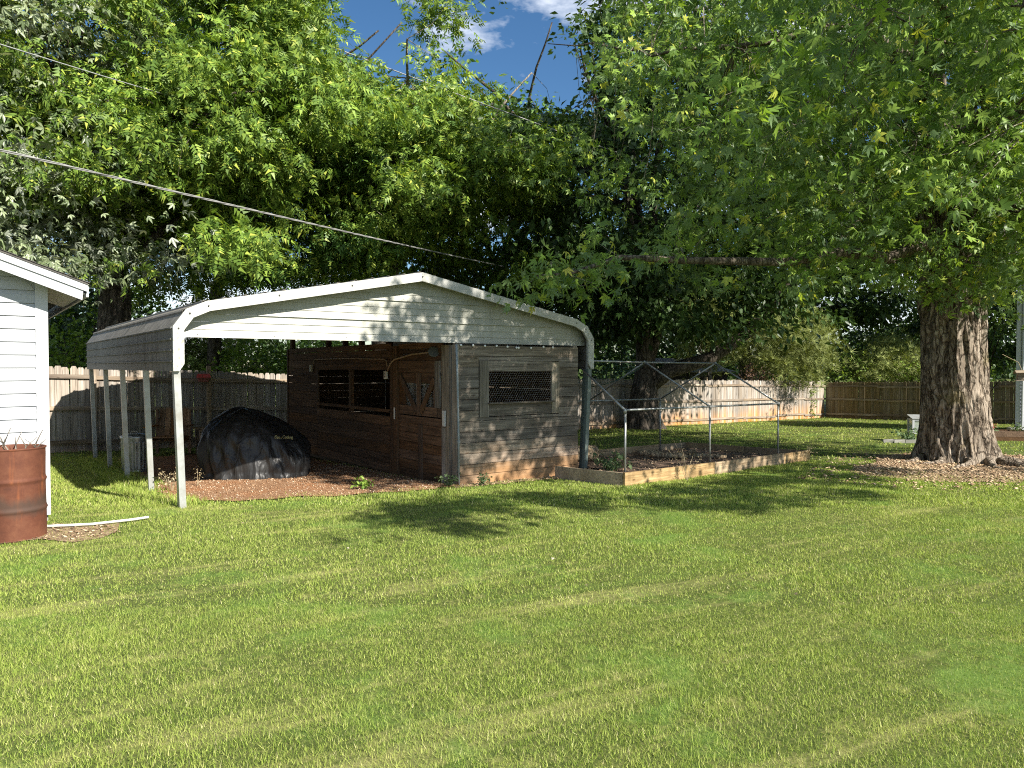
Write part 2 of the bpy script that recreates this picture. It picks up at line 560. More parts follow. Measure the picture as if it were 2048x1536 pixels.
M['maple_leaf'] = foliage_mat('maple_leaf', (0.085, 0.16, 0.03), (0.18, 0.30, 0.05), (0.31, 0.45, 0.078), (0.60, 0.58, 0.10), 0.36, 0.42, (0.17, 0.26, 0.11), 0.28)
M['silver_leaf'] = foliage_mat('silver_leaf', (0.10, 0.14, 0.06), (0.17, 0.22, 0.11), (0.28, 0.33, 0.19), None, 0.22, 0.38, (0.26, 0.29, 0.22), 0.5)
M['walnut_leaf'] = foliage_mat('compound_leaf', (0.06, 0.115, 0.020), (0.13, 0.215, 0.036), (0.24, 0.345, 0.055), (0.46, 0.50, 0.09), 0.28, 0.45, None, 0.25)
M['cool_leaf'] = foliage_mat('cool_compound_leaf', (0.045, 0.105, 0.028), (0.09, 0.185, 0.045), (0.165, 0.29, 0.065), (0.36, 0.44, 0.10), 0.28, 0.45, None, 0.25)
M['shade_dark_leaf'] = foliage_mat('shade_dark_broad_leaf', (0.025, 0.05, 0.015), (0.045, 0.085, 0.025), (0.075, 0.125, 0.035), None, 0.25, 0.40)  # low albedo: shade on the background trees is put into this leaf colour
M['cedar_leaf'] = foliage_mat('cedar_foliage', (0.10, 0.13, 0.035), (0.18, 0.22, 0.065), (0.28, 0.31, 0.10), None, 0.2, 0.7)
M['bright_leaf'] = foliage_mat('bright_shrub_leaf', (0.09, 0.16, 0.025), (0.17, 0.27, 0.045), (0.27, 0.37, 0.065), None, 0.3, 0.5)
M['pink_leaf'] = foliage_mat('pink_dry_foliage', (0.28, 0.17, 0.12), (0.46, 0.30, 0.24), (0.58, 0.42, 0.34), None, 0.2, 0.7)
M['weed'] = foliage_mat('weed_leaf', (0.06, 0.10, 0.04), (0.10, 0.16, 0.07), (0.16, 0.22, 0.10), None, 0.25, 0.6)
M['dry_weed'] = foliage_mat('dry_weed_stem', (0.18, 0.14, 0.08), (0.30, 0.24, 0.14), (0.45, 0.38, 0.25), None, 0.1, 0.8)
M['petal'] = foliage_mat('red_petal', (0.45, 0.02, 0.06), (0.6, 0.05, 0.10), (0.7, 0.12, 0.15), None, 0.3, 0.5)
M['chip'] = foliage_mat('wood_chip', (0.14, 0.085, 0.05), (0.33, 0.22, 0.13), (0.55, 0.42, 0.28), None, 0.0, 0.9)
M['fallen'] = foliage_mat('fallen_leaf', (0.12, 0.09, 0.05), (0.26, 0.21, 0.14), (0.42, 0.38, 0.30), None, 0.1, 0.7)
M['pebble'] = foliage_mat('orange_gravel', (0.17, 0.085, 0.042), (0.30, 0.175, 0.095), (0.42, 0.295, 0.19), (0.52, 0.45, 0.35), 0.0, 0.85)
M['net'] = foliage_mat('green_netting', (0.04, 0.09, 0.08), (0.05, 0.11, 0.09), (0.06, 0.13, 0.11), None, 0.3, 0.6)


def m_lawn(name, blades):
    t = NT(name)
    w = t.coord('World')
    big = t.noise(w, 0.9, 6, 0.7)
    # mowing passes run along the carport front
    st = t.noise(t.coord('World', (0.9, 0.9, 1), (0, 0, -TH - 0.15)), 1.0, 1, 0.4)
    st0 = t.node('ShaderNodeMapping'); st0.inputs['Rotation'].default_value = (0, 0, -R(27))
    stv = t.node('ShaderNodeMapping'); stv.inputs['Scale'].default_value = (0.22, 1.9, 0.0)
    gg = t.node('ShaderNodeNewGeometry'); t.l.new(gg.outputs['Position'], st0.inputs['Vector']); t.l.new(st0.outputs['Vector'], stv.inputs['Vector'])
    mow = t.noise(stv.outputs['Vector'], 1.35, 6, 0.7, 0.3)
    med = t.noise(w, 5.0, 6, 0.75)
    if blades:
        r = t.island()
        c = t.ramp(r, [(0.0, (0.13, 0.21, 0.035)), (0.35, (0.28, 0.37, 0.068)), (0.80, (0.41, 0.49, 0.115)), (0.95, (0.53, 0.54, 0.20)), (1.0, (0.66, 0.61, 0.36))])
    else:
        n = t.noise(w, 45, 4, 0.7)
        c = t.ramp(n, [(0.3, (0.025, 0.036, 0.010)), (0.5, (0.06, 0.08, 0.02)), (0.7, (0.13, 0.13, 0.045))])
    c = t.mix(t.ramp(med, [(0.54, 0.0), (0.72, 0.35)]), c, (0.46, 0.43, 0.16))
    c = t.mix(t.ramp(mow, [(0.53, 0.0), (0.66, 0.24)]), c, (0.56, 0.50, 0.22))
    c = t.mix(t.ramp(mow, [(0.30, 0.28), (0.46, 0.0)]), c, (0.15, 0.25, 0.05))
    c = t.mix(t.ramp(big, [(0.36, 0.42), (0.47, 0.0)]), c, (0.13, 0.24, 0.045))
    return t.finish(c, 0.75, 0, None, 0.10, 0.30 if blades else None, t.mix(1.0, c, (1.2, 1.2, 0.6), 'MULTIPLY') if blades else None)


M['lawn'] = m_lawn('lawn_ground', False)
M['blade'] = m_lawn('grass_blade', True)


def m_gravel():
    t = NT('gravel_bed')
    n = t.noise(t.coord('World'), 28, 5, 0.7)
    c = t.ramp(n, [(0.3, (0.15, 0.07, 0.035)), (0.5, (0.28, 0.155, 0.085)), (0.68, (0.40, 0.275, 0.17))])
    n2 = t.noise(t.coord('World'), 1.2, 4, 0.6)
    c = t.mix(t.ramp(n2, [(0.5, 0.0), (0.7, 0.7)]), c, (0.36, 0.16, 0.07))
    return t.finish(c, 0.95, 0, t.bump(n, 0.9, 0.03), 0.15)


M['gravel'] = m_gravel()


def m_mulch():
    t = NT('bare_mulch')
    n = t.noise(t.coord('World'), 30, 5, 0.7)
    c = t.ramp(n, [(0.3, (0.10, 0.065, 0.04)), (0.5, (0.26, 0.18, 0.11)), (0.7, (0.48, 0.38, 0.25))])
    return t.finish(c, 0.95, 0, t.bump(n, 0.9, 0.03), 0.1)


M['mulch'] = m_mulch()


def m_glass():
    t = NT('clear_pane')
    return t.finish((0.55, 0.60, 0.56), 0.08, 0, None, 0.6, None, None, 0.35)


M['glass'] = m_glass()

# ------------------------------------------------------------------ ground
xs = np.concatenate([-np.geomspace(500, 16, 26), np.linspace(-15, 25, 101), np.geomspace(26, 500, 26)])
ys = np.concatenate([-np.geomspace(300, 3, 12), np.linspace(-2, 42, 111), np.geomspace(43, 900, 30)])
gx, gy = np.meshgrid(xs, ys)
gzv = ground_np(gx, gy)
nx, ny = len(xs), len(ys)
ii, jj = np.meshgrid(np.arange(nx - 1), np.arange(ny - 1))
a0 = (jj * nx + ii).ravel()
gF = np.stack([a0, a0 + 1, a0 + nx + 1, a0 + nx], 1)
gv = np.stack([gx.ravel(), gy.ravel(), gzv.ravel()], 1)
ground = link('lawn', arr_mesh('lawn', gv, gF, True), M['lawn'])
tag(ground, kind='structure')


def uv_of(x, y):
    dx = x - O.x; dy = y - O.y
    return dx * U.x + dy * U.y, dx * V.x + dy * V.y


def patch(name, poly, mat, lift, step=0.18):
    """irregular ground sheet inside polygon of world xy, follows the lawn"""
    me = bmesh.new()
    P = [Vector((p[0], p[1])) for p in poly]
    out = []
    for i in range(len(P)):
        a, b = P[i], P[(i + 1) % len(P)]
        n = max(1, int((b - a).length / step))
        for k in range(n):
            q = a.lerp(b, k / n)
            out.append(q + Vector((random.uniform(-1, 1), random.uniform(-1, 1))) * 0.12)
    c = sum(out, Vector((0, 0))) / len(out)
    rings = 9
    vs = []
    for r in range(1, rings + 1):
        vs.append([me.verts.new((c.x + (q.x - c.x) * r / rings, c.y + (q.y - c.y) * r / rings, 0)) for q in out])
    cv = me.verts.new((c.x, c.y, 0))
    n = len(out)
    for i in range(n):
        me.faces.new((cv, vs[0][i], vs[0][(i + 1) % n]))
        for r in range(rings - 1):
            me.faces.new((vs[r][i], vs[r + 1][i], vs[r + 1][(i + 1) % n], vs[r][(i + 1) % n]))
    for v in me.verts:
        v.co.z = gz(v.co.x, v.co.y) + lift
    m = bpy.data.meshes.new(name)
    me.normal_update()
    me.to_mesh(m); me.free()
    o = link(name, m, mat)
    return o


def inpoly(x, y, poly):
    inside = np.zeros(x.shape, bool)
    n = len(poly)
    for i in range(n):
        x0, y0 = poly[i]; x1, y1 = poly[(i + 1) % n]
        cond = ((y0 > y) != (y1 > y)) & (x < (x1 - x0) * (y - y0) / (y1 - y0 + 1e-9) + x0)
        inside ^= cond
    return inside


gravel_uv = [(0.05, 0.75), (1.0, 0.15), (2.2, -0.15), (3.3, -0.30), (3.85, -0.05), (3.88, 7.2), (0.35, 7.2), (0.15, 4.0)]
gravel_poly = [(L(a, b).x, L(a, b).y) for a, b in gravel_uv]
tag(patch('gravel_pad', gravel_poly, M['gravel'], 0.014), kind='structure')
MAPLE = Vector((9.10, 15.0, 0)); MAPLE.z = gz(9.10, 15.0)
mulch_poly = [(5.9, 12.4), (6.6, 11.6), (7.8, 11.5), (9.0, 11.9), (10.3, 12.6), (11.4, 13.6), (11.8, 15.0), (11.0, 16.2), (9.4, 16.6), (7.9, 16.0), (7.2, 14.6), (6.3, 13.6)]
tag(patch('bare_mulch_ground', mulch_poly, M['mulch'], 0.012), kind='structure')
shedstrip = [L(3.75, -0.28), L(5.2, -0.25), L(6.5, -0.15), L(6.5, 0.2), L(3.75, 0.2)]
tag(patch('bare_soil_strip', [(p.x, p.y) for p in shedstrip], M['mulch'], 0.010), kind='structure')
dirt = [(-4.9, 7.1), (-4.25, 7.15), (-3.95, 7.5), (-4.3, 7.85), (-4.95, 7.9), (-5.3, 7.5)]
tag(patch('bare_dirt_by_house', dirt, M['mulch'], 0.008), kind='structure')


# ------------------------------------------------------------------ raised bed frame of reference
BF = Vector((1.69, 11.04, 0)); BD = Vector((4.42, 4.08, 0)).normalized(); BN = Vector((-BD.y, BD.x, 0))
BED_A = math.atan2(BD.y, BD.x)


def Bp(a, b, z=0.0):
    p = BF + BD * a + BN * b
    return Vector((p.x, p.y, z))


bed_poly = [tuple(Bp(a, b)[:2]) for a, b in ((0, 0), (6.0, 0), (6.0, 3.0), (0.92, 3.0), (0.62, 1.52), (0, 1.52))]


# ------------------------------------------------------------------ grass
def in_house(x, y):
    a, b = uv_of(x, y)
    return (a < -1.32) & (b > 0.1)


def grass_layer(n, y0, y1, spread, h0, h1, wd, seg2, seed):
    rg = np.random.default_rng(seed)
    t = rg.random(n * 2)
    y = np.sqrt(y0 * y0 + (y1 * y1 - y0 * y0) * t)
    x = (rg.random(n * 2) * 2 - 1) * (y * 0.70 + spread)
    a, b = uv_of(x, y)
    ok = ~inpoly(x + 0.10 * np.sin(y * 9) + rg.normal(size=n * 2) * 0.17, y + 0.14 * np.sin(x * 5) + rg.normal(size=n * 2) * 0.17, gravel_poly) & ~in_house(x, y) & ~inpoly(x, y, bed_poly)
    ok &= ~((a > 3.85) & (a < 6.45) & (b > -0.02) & (b < 7.4))
    mu = inpoly(x, y, mulch_poly)
    mc = np.hypot(x - MAPLE.x, y - MAPLE.y)
    ok &= ~(mu & (rg.random(n * 2) < np.clip(1.25 - 0.17 * mc, 0.35, 0.97)))
    dm = inpoly(x, y, dirt); ok &= ~(dm & (rg.random(n * 2) < 0.35))
    ok &= ~((x + 4.95) ** 2 + (y - 7.3) ** 2 < 0.1)
    # behind the fence only rough grass
    x = x[ok][:n]; y = y[ok][:n]; n = len(x)
    lump = 0.5 + 0.5 * np.sin(x * 1.7 + 0.6 * np.sin(y * 2.1)) * np.sin(y * 1.9 + np.sin(x * 1.3))
    tuft = (np.sin(x * 5.1 + 2 * np.sin(y * 1.7)) * np.sin(y * 4.3 + 1.4 * np.sin(x * 2.2)) > 0.72)
    h = (h0 + (h1 - h0) * rg.random(n)) * (0.75 + 0.5 * lump) * np.where(tuft, 1.25, 1.0)
    a, b = uv_of(x, y)
    edge = (np.abs(a) < 0.35) & (b > 0.2) & (b < 7)
    h *= np.where(edge, 2.4, 1.0)
    az = rg.random(n) * 2 * np.pi
    lean = rg.random(n) ** 0.8 * 0.95
    la = rg.random(n) * 2 * np.pi
    dx = np.cos(la) * lean * h; dy = np.sin(la) * lean * h
    hz = h * np.sqrt(np.clip(1 - lean ** 2 * 0.8, 0.1, 1))
    w = wd * (0.6 + 0.8 * rg.random(n))
    cx = np.cos(az) * w / 2; cy = np.sin(az) * w / 2
    z = ground_np(x, y) - 0.004
    P0 = np.stack([x - cx, y - cy, z], 1); P1 = np.stack([x + cx, y + cy, z], 1)
    tip = np.stack([x + dx, y + dy, z + hz], 1)
    if not seg2:
        Vt = np.stack([P0, P1, tip], 1).reshape(-1, 3)
        F = np.arange(n * 3).reshape(-1, 3)
        return Vt, F
    mid = np.stack([x + dx * 0.30, y + dy * 0.30, z + hz * 0.62], 1)
    q = np.stack([cx * 0.8, cy * 0.8, np.zeros(n)], 1)
    Vt = np.stack([P0, P1, mid + q, mid - q, tip], 1).reshape(-1, 3)
    i = np.arange(n) * 5
    F = np.concatenate([np.stack([i, i + 1, i + 2], 1), np.stack([i, i + 2, i + 3], 1), np.stack([i + 3, i + 2, i + 4], 1)])
    return Vt, F


layers = [grass_layer(270000, 2.6, 5.2, 0.9, 0.010, 0.038, 0.0031, False, 1),
          grass_layer(220000, 5.2, 9.0, 0.9, 0.012, 0.040, 0.0050, False, 2),
          grass_layer(140000, 9.0, 15.0, 1.0, 0.018, 0.050, 0.0105, False, 3),
          grass_layer(90000, 15.0, 36.0, 1.0, 0.03, 0.065, 0.022, False, 4)]
Vs, Fs, base = [], [], 0
for v_, f_ in layers:
    Vs.append(v_); Fs.append(f_ + base); base += len(v_)
grass = link('lawn_grass', arr_mesh('lawn_grass', np.concatenate(Vs), np.concatenate(Fs)), M['blade'])
tag(grass, 'short mown green and straw coloured grass covering the yard', 'grass', kind='stuff')


def scatter_bits(name, poly, n, size, mat, flat, seed, label, cat, parent=None, lift=0.015):
    rg = np.random.default_rng(seed)
    px = np.array([p[0] for p in poly]); py = np.array([p[1] for p in poly])
    x = rg.uniform(px.min(), px.max(), n * 3); y = rg.uniform(py.min(), py.max(), n * 3)
    k = inpoly(x, y, poly)
    x = x[k][:n]; y = y[k][:n]; n = len(x)
    oct_v = np.array([(1, 0, 0), (-1, 0, 0), (0, 1, 0), (0, -1, 0), (0, 0, 1), (0, 0, -1)], float)
    oct_f = np.array([(0, 2, 4), (2, 1, 4), (1, 3, 4), (3, 0, 4), (2, 0, 5), (1, 2, 5), (3, 1, 5), (0, 3, 5)])
    s = size * (0.5 + rg.random((n, 1)) ** 2)
    sc = np.stack([np.ones(n), 0.5 + 0.4 * rg.random(n), np.full(n, flat) * (0.6 + 0.8 * rg.random(n))], 1) * s
    az = rg.random(n) * 2 * np.pi
    v = oct_v[None] * sc[:, None, :]
    tl = (rg.random(n) - 0.5) * 0.8
    v[:, :, 2] += v[:, :, 0] * tl[:, None]
    X = v[:, :, 0] * np.cos(az)[:, None] - v[:, :, 1] * np.sin(az)[:, None] + x[:, None]
    Y = v[:, :, 0] * np.sin(az)[:, None] + v[:, :, 1] * np.cos(az)[:, None] + y[:, None]
    Z = v[:, :, 2] + (ground_np(x, y) + lift)[:, None]
    F = (oct_f[None] + (np.arange(n) * 6)[:, None, None]).reshape(-1, 3)
    o = link(name, arr_mesh(name, np.stack([X, Y, Z], 2).reshape(-1, 3), F), mat)
    return tag(o, label, cat, kind='stuff')


gp_front = [(L(a, b).x, L(a, b).y) for a, b in ((0.05, 0.75), (1.0, 0.15), (2.2, -0.15), (3.3, -0.30), (3.85, -0.05), (3.85, 4.0), (0.2, 4.0))]
scatter_bits('gravel_stones', gp_front, 6500, 0.013, M['pebble'], 0.6, 21, 'orange and pale gravel stones spread under the carport', 'gravel', lift=0.02)
scatter_bits('mulch_chips', mulch_poly, 6000, 0.035, M['chip'], 0.25, 22, 'pale wood chips scattered around the big tree trunk', 'wood chips')
wide_mulch = [(4.6, 12.0), (5.6, 10.6), (7.4, 10.2), (9.4, 10.6), (11.2, 11.8), (12.4, 14.0), (11.8, 16.6), (7.6, 16.6), (6.2, 14.6)]
scatter_bits('outer_wood_chips', wide_mulch, 2200, 0.03, M['chip'], 0.25, 25, 'sparse wood chips and bark crumbs strewn in the grass before the big tree', 'wood chips', lift=0.03)
scatter_bits('soil_strip_chips', [(p.x, p.y) for p in shedstrip], 700, 0.022, M['chip'], 0.4, 23, 'small stones and chips along the foot of the plank wall', 'gravel')
scatter_bits('dirt_litter', dirt, 260, 0.024, M['chip'], 0.15, 24, 'dry litter on the bare dirt beside the rusty barrel', 'litter')

# ------------------------------------------------------------------ carport
car = empty('carport', L(0, 0, 0), TH, 'open metal carport with cream gable and grimy low hanging side panel', 'carport')
CL = 7.6
OUT = [(-0.07, 1.645), (-0.07, 2.172), (0.08, 2.385), (0.315, 2.493), (3.29, 3.061), (6.265, 2.493), (6.50, 2.385), (6.65, 2.172), (6.65, 1.655)]


def offset_poly(P, d):
    res = []
    for i, p in enumerate(P):
        ns = []
        for a, b in ((i - 1, i), (i, i + 1)):
            if a < 0 or b >= len(P): continue
            t = Vector((P[b][0] - P[a][0], P[b][1] - P[a][1])).normalized()
            ns.append(Vector((t.y, -t.x)))
        n = sum(ns, Vector((0, 0))) / len(ns)
        n = n / max(0.3, n.length_squared)
        res.append((p[0] + n.x * d, p[1] + n.y * d))
    return res


INN = offset_poly(OUT, 0.125)
# trim segments
for i in range(8):
    poly = [OUT[i], OUT[i + 1], INN[i + 1], INN[i]]
    if i == 0:
        poly = [(-0.07, 1.70), OUT[1], INN[1], (0.055, 1.735), (0.0, 1.645), (-0.07, 1.645)]
    if i == 7:
        poly = [OUT[7], (6.65, 1.655), (6.60, 1.655), (6.525, 1.75), INN[7]]
    dy = -0.035 + (0.003 if i % 2 else 0)
    MB().prism(poly, dy, 0.0).obj('trim', M['mossy_trim'] if i in (0, 6, 7) else M['white_trim'], car)
for (a, b) in [((OUT[k][0] + INN[k][0]) / 2, (OUT[k][1] + INN[k][1]) / 2) if False else (((OUT[k][0] + INN[k][0]) / 2), ((OUT[k][1] + INN[k][1]) / 2)) for k in range(1, 8)] + [(2.2, 2.80), (1.2, 2.61)]:
    mb = MB()
    bm = [(0.011, 0), (0.011, 0.006), (0.004, 0.010)]
    n = 8
    base = [(a + r * math.cos(2 * math.pi * k / n), -0.036 - h, b + r * math.sin(2 * math.pi * k / n)) for r, h in bm for k in range(n)]
    fs = [(i * n + k, i * n + (k + 1) % n, (i + 1) * n + (k + 1) % n, (i + 1) * n + k) for i in range(2) for k in range(n)] + [tuple(2 * n + k for k in range(n))]
    mb.add(base, fs).obj('screw', M['screw'], car)


def ribbed(p0, p1, nrib, y0, y1, t=0.004, rib=0.018, name='roof_panel', mat=None):
    """sheet spanning p0->p1 in (x,z), ribs along y"""
    a = Vector(p0); b = Vector(p1); d = b - a; n = Vector((-d.y, d.x)).normalized()
    if n.y < 0: n = -n
    if abs(n.y) < 0.2:
        n = Vector((-1, 0)) if a.x < 3 else Vector((1, 0))
    top = []
    for k in range(nrib):
        for f, h in ((k / nrib, 0), ((k + 0.78) / nrib, 0), ((k + 0.83) / nrib, rib), ((k + 0.95) / nrib, rib)):
            top.append(a + d * f + n * h)
    top.append(b.copy())
    bot = [q - n * t for q in top]
    poly = [(q.x, q.y) for q in top] + [(q.x, q.y) for q in bot[::-1]]
    vs = [(x, y0, z) for x, z in poly] + [(x, y1, z) for x, z in poly]
    N = len(poly); m = len(top)
    fs = []
    for i in range(N):
        j = (i + 1) % N
        fs.append((i, j, j + N, i + N))
    for i in range(m - 1):
        fs.append((i, i + 1, N - 2 - i, N - 1 - i)[::-1]); fs.append((i + N, i + 1 + N, 2 * N - 2 - i, 2 * N - 1 - i))
    return MB().add(vs, fs).obj(name, mat or M['roof_metal'], car)


RO = OUT
ribbed(RO[0], RO[1], 4, 0.004, CL, name='side_panel')
ribbed(RO[1], (RO[2][0], RO[2][1]), 1, 0.004, CL)
ribbed(RO[2], RO[3], 1, 0.004, CL)
for k in range(3):
    f0, f1 = k / 3, (k + 1) / 3
    A_, B_ = Vector(RO[3]), Vector(RO[4])
    ribbed(tuple(A_.lerp(B_, f0)), tuple(A_.lerp(B_, f1)), 4, 0.004 + 0.002 * k, CL)
    A_, B_ = Vector(RO[4]), Vector(RO[5])
    ribbed(tuple(A_.lerp(B_, f0)), tuple(A_.lerp(B_, f1)), 4, 0.004 + 0.002 * k, CL)
ribbed(RO[5], RO[6], 1, 0.004, CL)
ribbed(RO[6], RO[7], 1, 0.004, CL)
ribbed(RO[7], RO[8], 4, 0.004, CL, name='side_panel')

# legs and bows
leg_v = [0.05, 1.90, 3.80, 5.55, 7.40]
IN2 = offset_poly(OUT, 0.055)
for v_ in leg_v:
    for sx, (top, bot) in enumerate((((-0.02, 1.95), (0.035, 0)), ((6.60, 1.95), (6.50, 0)))):
        z0 = gl(bot[0], v_) - 0.05
        w = 0.075 if v_ < 1 else 0.07
        MB().bar((bot[0], v_, z0), (top[0], v_, 1.66), w, w, (0, 1, 0)).obj('leg', M['galv_leg'] if sx == 0 else M['green_leg'], car)
        if v_ < 1:
            MB().bar((bot[0] + (-0.004 if sx == 0 else 0.004), v_ + 0.085, z0), (top[0], v_ + 0.085, 1.66), 0.055, 0.055, (0, 1, 0)).obj('leg', M['galv_leg'] if sx == 0 else M['green_leg'], car)
    if v_ > 0.5:
        mb = MB()
        q = [(-0.02, 1.66)] + [IN2[k] for k in range(1, 8)] + [(6.60, 1.66)]
        for a, b in zip(q[:-1], q[1:]):
            mb.bar((a[0], v_, a[1]), (b[0], v_, b[1]), 0.055, 0.055, (0, 1, 0))
        mb.obj('roof_bow', M['galv_leg'], car)
mb = MB()
q = [(-0.0, 1.66)] + [IN2[k] for k in range(1, 8)] + [(6.58, 1.66)]
for a, b in zip(q[:-1], q[1:]):
    mb.bar((a[0], 0.05, a[1]), (b[0], 0.05, b[1]), 0.05, 0.05, (0, 1, 0))
mb.obj('roof_bow', M['galv_leg'], car)


def prof_x(z, left=True):
    P = OUT[1:5] if left else OUT[4:8][::-1]
    for a, b in zip(P[:-1], P[1:]):
        if a[1] <= z <= b[1] + 1e-6:
            return a[0] + (b[0] - a[0]) * (z - a[1]) / (b[1] - a[1] + 1e-9)
    return P[-1][0] if z > P[-1][1] else P[0][0]


GV = 0.18
z = 2.058
rows = []
while z < 3.03:
    rows.append((z, min(z + 0.098, 3.04))); z += 0.098
pi_ = 0
for g0 in range(0, len(rows), 3):
    mb = MB()
    for r, (za, zb) in enumerate(rows[g0:g0 + 3]):
        lo_l = prof_x(max(za, 2.18)) + 0.03; lo_r = prof_x(max(za, 2.18), False) - 0.03
        hi_l = prof_x(max(zb, 2.18)) + 0.03; hi_r = prof_x(max(zb, 2.18), False) - 0.03
        if hi_l >= hi_r: hi_l = hi_r = 3.29
        yo = GV - (0.024 if r == 0 else 0.010)   # lower edge proud, top tucks in
        yi = GV
        zt = zb - 0.001
        vs = [(lo_l, yo, za), (lo_r, yo, za), (hi_r, yi, zt), (hi_l, yi, zt),
              (lo_l, yi + 0.006, za), (lo_r, yi + 0.006, za), (hi_r, yi + 0.006, zt), (hi_l, yi + 0.006, zt)]
        mb.add(vs, [(0, 1, 2, 3), (7, 6, 5, 4), (0, 4, 5, 1), (1, 5, 6, 2), (2, 6, 7, 3), (3, 7, 4, 0)])
    mb.obj('gable_panel', M['gable'], car)
for a in (0.25, 1.2, 2.2, 3.2, 4.2, 5.2, 6.2):
    MB().lathe([(0.009, 0), (0.009, 0.006), (0.003, 0.009)], 8).obj('screw', M['screw'], car).matrix_local = Matrix.Translation((a, GV - 0.010, 2.095)) @ Matrix.Rotation(R(90), 4, 'X')
MB().b2(0.0, 6.55, GV + 0.012, GV + 0.05, 2.062, 2.10).obj('header_tube', M['galv_leg'], car)

# ------------------------------------------------------------------ plank shed (animal stall) under the carport
shed = empty('plank_shed', L(0, 0, 0), TH, 'weathered plank animal stall with mesh window and half door under the carport', 'shed')
S0, S1, SB = 3.90, 6.36, 7.25
PH = 0.166


def jit(a): return random.uniform(-a, a)


zf = -0.13
zrows = [(zf + k * PH, zf + (k + 1) * PH - 0.008) for k in range(13)]
zrows[-1] = (zrows[-1][0], 2.02)
fy = 0.045
WZ0, WZ1, WU0, WU1 = 0.93, 1.785, 4.33, 5.93
for (za, zb) in zrows:
    t_ = 0.028
    j = jit(0.004)
    if za < WZ0 < zb:
        MB().b2(WU0 - 0.006, WU1 + 0.002, fy + 0.004, fy + t_, za, 0.912).obj('plank', M['gray_wood_x'], shed)
    if za < WZ1 < zb:
        MB().b2(WU0 - 0.006, WU1 + 0.002, fy + 0.004, fy + t_, 1.793, zb).obj('plank', M['gray_wood_x'], shed)
    if zb > WZ0 and za < WZ1:
        MB().b2(S0 + 0.05, WU0 - 0.012 + jit(0.004), fy + j, fy + t_ + j, za, zb).obj('plank', M['gray_wood_x'], shed)
        MB().b2(WU1 + 0.004, S1 + jit(0.01), fy + jit(0.004), fy + t_ + j, za, zb).obj('plank', M['gray_wood_x'], shed)
    else:
        MB().b2(S0 + 0.05 + jit(0.004), S1 + jit(0.01), fy + j, fy + t_ + j, za, zb).obj('plank', M['gray_wood_x'], shed)
# window casing
MB().b2(WU0, 4.50, fy - 0.012, fy + 0.03, 0.915, 1.79).obj('window_casing', M['gray_wood_z'], shed)
MB().b2(5.775, WU1, fy - 0.010, fy + 0.03, 0.925, 1.78).obj('window_casing', M['gray_wood_z'], shed)
MB().b2(4.503, 5.772, fy - 0.008, fy + 0.03, 1.622, 1.785).obj('window_casing', M['gray_wood_x'], shed)
MB().b2(4.503, 5.772, fy + 0.002, fy + 0.03, 0.925, 1.118).obj('window_casing', M['gray_wood_x'], shed)
MB().box((5.13, fy - 0.03, 1.128), (1.30, 0.11, 0.022)).obj('window_sill', M['gray_wood_x'], shed)
# hexagonal wire in the window
mb = MB()
hx, hz = 0.046, 0.040
for r in range(15):
    for c in range(30):
        cx = 4.50 + c * hx + (hx / 2 if r % 2 else 0); cz = 1.12 + r * hz * 0.87
        if cx > 5.80 or cz > 1.63: continue
        p = [Vector((cx + hx / 2 * math.sin(k * math.pi / 3) * 1.15, fy + 0.012, cz + hz / 2 * math.cos(k * math.pi / 3) * 1.15)) for k in range(6)]
        for k in range(3):
            mb.tube([p[k], p[k + 1]], 0.0010, 3, False)
mb.obj('wire_mesh', M['wire'], shed)
# corner posts
MB().b2(S0 + 0.005, S0 + 0.045, 0.02, 0.16, -0.16, 2.03).obj('corner_post', M['gray_wood_z'], shed)
MB().b2(S0 + 0.03, S0 + 0.12, fy + 0.032, 0.16, -0.16, 2.05).obj('corner_post', M['gray_wood_z'], shed)
MB().b2(S1 - 0.09, S1, fy + 0.035, 0.16, -0.16, 2.05).obj('corner_post', M['gray_wood_z'], shed)
# side wall (faces the open bay)
sx0, sx1 = S0, S0 + 0.028
srow = [(-0.16 + k * PH, -0.16 + (k + 1) * PH - 0.006) for k in range(13)]
srow.append((srow[-1][1] + 0.006, 2.10))
W1 = (3.925, 5.42); W2 = (2.20, 3.71); SZ0, SZ1 = 0.955, 1.635
for za, zb in srow:
    if zb > SZ0 + 0.03 and za < SZ1 - 0.03:
        segs = [(5.44, 7.22), (3.73, 3.905)]
    else:
        segs = [(5.50, 7.22), (2.15, 5.495)]
    for a, b in segs:
        j = jit(0.003)
        MB().b2(sx0 + j, sx1 + j, a, b, za, zb).obj('plank', M['brown_wood_y'], shed)
for a in (7.21, 5.43, 3.82):
    MB().b2(S0 - 0.022, S0 - 0.001, a - 0.04, a + 0.04, 0.9 if a < 7 else -0.2, 1.68 if a < 7 else 2.08).obj('wall_batten', M['brown_wood_z'], shed)
MB().b2(S0 - 0.024, S0 - 0.002, 2.17, 5.47, 1.636, 1.74).obj('window_head', M['brown_wood_y'], shed)
MB().b2(S0 - 0.024, S0 - 0.002, 2.17, 5.47, 0.90, 0.953).obj('window_rail', M['brown_wood_y'], shed)
# studs reaching the roof
for a in (7.12, 5.05, 4.22, 3.48, 2.35, 0.9):
    MB().b2(S0 + 0.03, S0 + 0.12, a - 0.05, a + 0.05, 1.70, 2.88).obj('stud', M['brown_wood_z'], shed)
